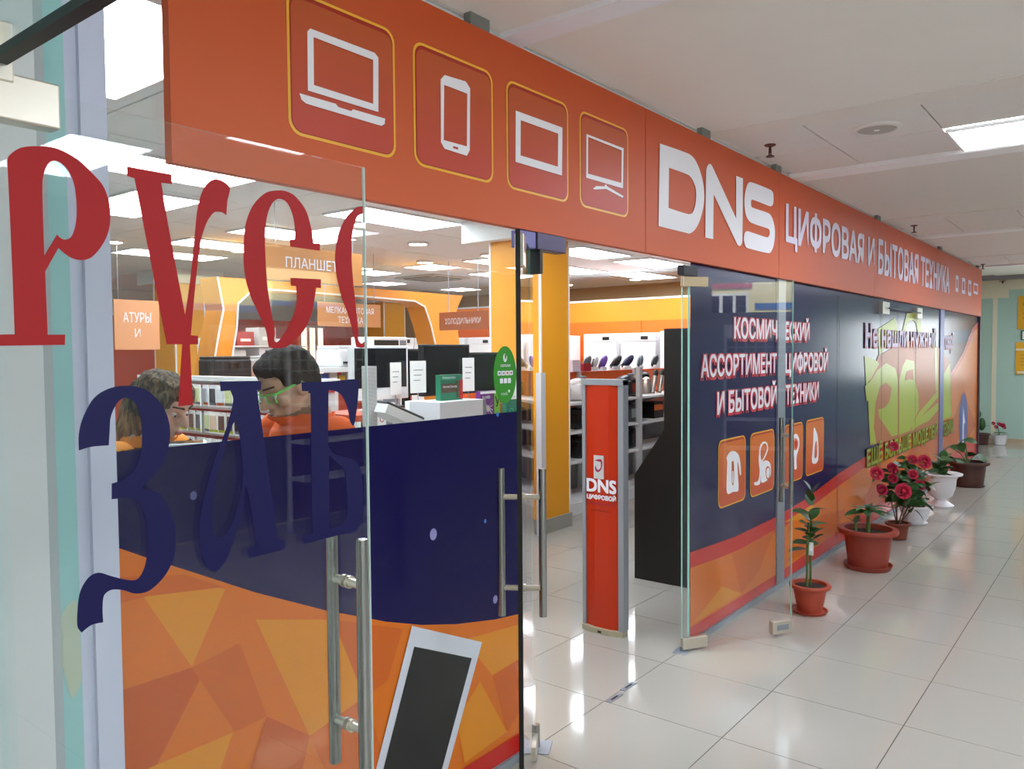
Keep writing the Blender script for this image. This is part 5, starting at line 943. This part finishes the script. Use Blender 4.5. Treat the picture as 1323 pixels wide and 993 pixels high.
def person(label, loc, face, height, pitch, skin, hairm, shirtm, trousm, female=False, sleeve=.0, drop=.0, arm=.05):
    """figure looks along +x locally; origin at the feet; height = top of skull"""
    t = thing('person', label, 'person', loc, face); bm = new_bm(); k = height/1.75
    hip, chest, sh, neck = .92*k, 1.22*k, 1.42*k, 1.50*k; sw = (.185 if not female else .165)*k
    hc = Vector((.035+.09*math.sin(pitch), 0, height-.115*k-drop))
    for s in (-1, 1):
        capsule(bm, (0, s*.09*k, hip), .085*k, (.02, s*.095*k, .5*k), .058*k); capsule(bm, (.02, s*.095*k, .5*k), .055*k, (0, s*.1*k, .09*k), .038*k); capsule(bm, (-.03, s*.1*k, .045), .04, (.16, s*.115*k, .035), .032)
        e = Vector((.03, s*(sw+arm), 1.13*k)); wv = Vector((.25, s*.13, 1.08*k))
        capsule(bm, (0, s*sw, sh-.02), .052*k, e, .041*k); capsule(bm, e, .04*k, wv, .027*k)
        ball(bm, wv+Vector((.045, 0, -.005)), .036, (1.2, .9, .5))
        for fi in range(4):
            a = wv+Vector((.075, (fi-1.5)*.019, -.008)); b = a+Vector((.035+.006*(fi in (1, 2)), 0, -.012)); c = b+Vector((.018, 0, -.024)); capsule(bm, a, .0085, b, .008, 8); capsule(bm, b, .008, c, .0072, 8)
        a = wv+Vector((.03, -s*.032, 0)); b = a+Vector((.035, -s*.022, -.006)); capsule(bm, a, .01, b, .009, 8); capsule(bm, b, .009, b+Vector((.025, s*.002, -.012)), .0078, 8)
    for z, rx, ry in ((hip, .11, .155), (1.05*k, .1, .14), (chest, .115, .165), (1.34*k, .105, .165), (sh, .07, .135)): ball(bm, (0, 0, z), 1, (rx*k, ry*k*(.92 if female else 1), .13*k), 18)
    if female:
        for s in (-1, 1): ball(bm, (.085, s*.07, 1.26*k), .06)
    capsule(bm, (-.005, 0, sh), .058*k*(.9 if female else 1), hc+Vector((-.035, 0, -.07)), .05*k*(.88 if female else 1))
    Rm = Matrix.Rotation(pitch, 3, 'Y')
    def hp(x, y, z): return hc + Rm @ Vector((x, y, z))
    def hb(x, y, z, r, s=(1, 1, 1)): ball(bm, hp(x, y, z), r*k, s, 16, Rm)
    hb(-.01, 0, .02, .098, (1.0, .8, .96)); hb(.015, 0, -.045, .075, (1.0, .82, 1.05)); hb(.05, 0, -.088, .032, (1, 1.25, .8)); hb(.06, 0, .03, .04, (.9, 1.6, 1.0))
    capsule(bm, hp(.088, 0, .01), .011*k, hp(.117, 0, -.026), .014*k, 10); hb(.1, .012, -.03, .011); hb(.1, -.012, -.03, .011)
    hb(.09, 0, -.06, .016, (.9, 1.5, .5)); hb(.087, 0, -.07, .017, (.9, 1.3, .5))
    for s in (-1, 1):
        hb(.075, s*.034, .022, .018, (.7, 1.6, .45)); hb(.065, s*.045, -.025, .028, (.8, .8, .8)); hb(-.005, s*.081, -.005, .03, (.8, .3, 1.1))
    me = remeshed(bm, 'body', .0075, 2); me.materials.append(skin); body = obj('body', me, skin, t)
    shirt = shell(me, lambda c: (c.z > hip-.04 and c.z < sh+.045 and math.hypot(c.x*.9, c.y) < .30) and not (c.z > sh+.005 and math.hypot(c.x+.005, c.y) < .058*k) and not (abs(c.y) > sw-.03 and c.z < 1.13*k+sleeve and c.x > -.2 and (c.x > .02 or c.z < 1.16*k)), .011, 'shirt'); shirt.materials.append(shirtm); obj('shirt', shirt, shirtm, t)
    tr = shell(me, lambda c: c.z < hip+.06 and c.z > .09 and abs(c.y) < .2 and c.x < .2, .012, 'trousers'); tr.materials.append(trousm); obj('trousers', tr, trousm, t)
    so = shell(me, lambda c: c.z <= .1, .006, 'shoes'); so.materials.append(BLACK); obj('shoes', so, BLACK, t)
    bm = new_bm(); EYW = mat('eye_white', '#e8e4de', .3)
    for s in (-1, 1): ball(bm, hp(.077, s*.033, .004), .0108*k, seg=10)
    obj('eyes', bm, EYW, t, True); bm = new_bm()
    for s in (-1, 1): ball(bm, hp(.0842, s*.033, .0), .0058*k, seg=8)
    obj('irises', bm, mat('iris_dark', '#2a1c14', .2), t, True)
    bm = new_bm()
    for s in (-1, 1): capsule(bm, hp(.1, s*.015, .032), .0035, hp(.082, s*.055, .036), .003, 8)
    obj('eyebrows', bm, hairm, t, True)
    bm = new_bm(); ball(bm, hp(.1, 0, -.062), .012, (.6, 1.9, .35), 12, Rm); ball(bm, hp(.098, 0, -.069), .012, (.6, 1.7, .4), 12, Rm); obj('lips', bm, mat('lip_red' if female else 'lip_brown', '#a8484a' if female else '#a06a58', .4), t, True)
    # collar
    bm = new_bm()
    for s in (-1, 1): poly_extrude(bm, [(0, 0), (.075, .0), (.085, .03), (.01, .055)], 'z', -.006, .006); 
    bm.free()
    bm = new_bm(); lathe(bm, [(.064*k, 0), (.074*k, .008), (.064*k, .045), (.058*k, .045)], (0, 0, 0), 24, Matrix.Translation((-.004, 0, sh+.015)) @ Matrix.Rotation(.2, 4, 'Y')); obj('collar', bm, shirtm, t, True)
    return t, hc, Rm, hp, k
def hairmat(name, c1, c2):
    m = bpy.data.materials.new(name); m.use_nodes = True; nt = m.node_tree; b = nt.nodes['Principled BSDF']; tc = nt.nodes.new('ShaderNodeTexCoord'); mp_ = nt.nodes.new('ShaderNodeMapping'); mp_.inputs['Scale'].default_value = (90, 90, 14); n = nt.nodes.new('ShaderNodeTexNoise'); n.inputs['Scale'].default_value = 1.0
    cr = nt.nodes.new('ShaderNodeValToRGB'); cr.color_ramp.elements[0].position = .42; cr.color_ramp.elements[1].position = .62; cr.color_ramp.elements[0].color = hx(c1); cr.color_ramp.elements[1].color = hx(c2)
    nt.links.new(tc.outputs['Object'], mp_.inputs[0]); nt.links.new(mp_.outputs[0], n.inputs['Vector']); nt.links.new(n.outputs['Fac'], cr.inputs[0]); nt.links.new(cr.outputs[0], b.inputs['Base Color']); b.inputs['Roughness'].default_value = .7; b.inputs['Specular IOR Level'].default_value = .15; MATS[name] = m; return m
HAIRB = hairmat('dark_brown_hair', '#16100c', '#2c2018'); HAIRF = hairmat('streaked_hair', '#2a2019', '#6f5c42'); HAIRL = hairmat('light_brown_hair', '#5c3c22', '#a0744a')
SHO_ = mat('orange_polo', '#f4651a', .8, var=.05, scale=60); SHY = mat('amber_polo', '#e8921e', .8, var=.05, scale=60); JEAN = mat('dark_trousers', '#1f2430', .8)
mp = at(413, 495, 2.78); mt_, hc, Rm, hp, k = person('man with thick dark hair and green glasses in an orange polo shirt', (mp.x, mp.y+.08, 0), math.atan2(.06, -1.0), 1.77, R(24), SKIN, HAIRB, SHO_, JEAN, drop=.075, arm=.02)
def hairmesh(blobs, vox=.011):
    bm = new_bm()
    for p, r, s in blobs: ball(bm, hp(*p), r*k, s, 14, Rm)
    me = remeshed(bm, 'hair', vox, 2)
    for v in me.vertices: v.co += v.normal*(.008*noise.noise(Vector((v.co.x*60, v.co.y*60, v.co.z*14)))+.006*noise.noise(v.co*22))
    return me
bl = [((-.025, 0, .045), .104, (.97, .86, .86)), ((.035, 0, .09), .05, (1.1, 1.5, .7)), ((-.06, 0, .0), .08, (.66, .98, 1.1)), ((-.01, .0, .095), .07, (1.3, 1.2, .6))]
for s in (-1, 1): bl += [((-.045, s*.07, .02), .045, (1.2, .5, 1.4)), ((.012, s*.078, .045), .035, (1.3, .5, 1)), ((.02, s*.05, .085), .042, (1.2, 1, .8))]
me = hairmesh(bl); me.materials.append(HAIRB); obj('hair', me, HAIRB, mt_)
bm = new_bm()
for s in (-1, 1):
    capsule(bm, hp(.1, s*.012, .012), .003, hp(.095, s*.062, .016), .0035, 8); capsule(bm, hp(.1, s*.014, -.016), .0022, hp(.095, s*.058, -.014), .0022, 8); capsule(bm, hp(.1, s*.012, .012), .0025, hp(.1, s*.014, -.016), .0025, 8); capsule(bm, hp(.095, s*.062, .016), .003, hp(.095, s*.058, -.014), .0025, 8); capsule(bm, hp(.095, s*.066, .014), .0042, hp(-.005, s*.088, .018), .0042, 8)
capsule(bm, hp(.103, -.012, .008), .0025, hp(.103, .012, .008), .0025, 8)
obj('glasses', bm, mat('green_frame', '#6fd05a', .35), mt_, True)
# light beard
me0 = mt_.children[0].data; hcw = hc
bd = shell(me0, lambda c: (Rm.transposed() @ (c-hcw)).z < -.078 and (Rm.transposed() @ (c-hcw)).z > -.125 and (Rm.transposed() @ (c-hcw)).x > -.0 and not ((Rm.transposed() @ (c-hcw)).x > .09 and (Rm.transposed() @ (c-hcw)).z > -.076), .003, 'beard'); bdm = mat('beard_brown', '#8a664a', .7, var=.3, scale=90); bd.materials.append(bdm); obj('beard', bd, bdm, mt_)
wp = at(190, 528, 3.0); wt_, hc, Rm, hp, k = person('woman with streaked shoulder length hair in an amber polo and dark vest', (wp.x, wp.y, 0), math.atan2(-.80, .35), 1.655, R(22), mat('fair_skin', '#dcb49c', .5, var=.04, scale=30), HAIRF, SHY, JEAN, True, drop=.05)
bl = [((-.02, 0, .045), .108, (1.0, .88, .88)), ((-.09, 0, -.03), .085, (.7, 1.05, 1.5)), ((-.085, 0, -.13), .075, (.7, 1.3, 1.2)), ((-.09, 0, -.2), .07, (.6, 1.4, 1.1)), ((-.03, 0, .075), .085, (1.1, .95, .7)), ((.03, 0, .085), .055, (1.3, 1.4, .7))]
for s in (-1, 1): bl += [((-.04, s*.08, -.03), .05, (1.1, .55, 1.9)), ((-.05, s*.085, -.12), .048, (1.0, .6, 1.5)), ((.03, s*.065, .05), .04, (1.3, .6, 1.1)), ((-.06, s*.08, -.19), .045, (1, .8, 1.4)), ((.0, s*.09, -.06), .03, (.9, .5, 2.2))]
me = hairmesh(bl); me.materials.append(HAIRF); me.materials.append(HAIRL)
for p in me.polygons:
    if (Rm.transposed() @ (p.center-hc)).z < -.035: p.material_index = 1
obj('hair', me, HAIRF, wt_)
vs = shell(wt_.children[0].data, lambda c: .95 < c.z < 1.345 and abs(c.y) < .3 and math.hypot(c.x, c.y) < .3 and not (c.x > .0 and abs(c.y) < .07), .019, 'vest'); vm = mat('dark_vest', '#1d2022', .7); vs.materials.append(vm); obj('vest', vs, vm, wt_)
q = at(236, 576, 2.5); t = thing('tablet', 'white tablet held out in front of the woman', 'tablet', q, R(-30)); bx('casing', WPLAS, t, -.07, .07, -.05, .05, 0, .012, .003); bx('screen', DARKSCR, t, -.06, .06, -.04, .04, .012, .0128)
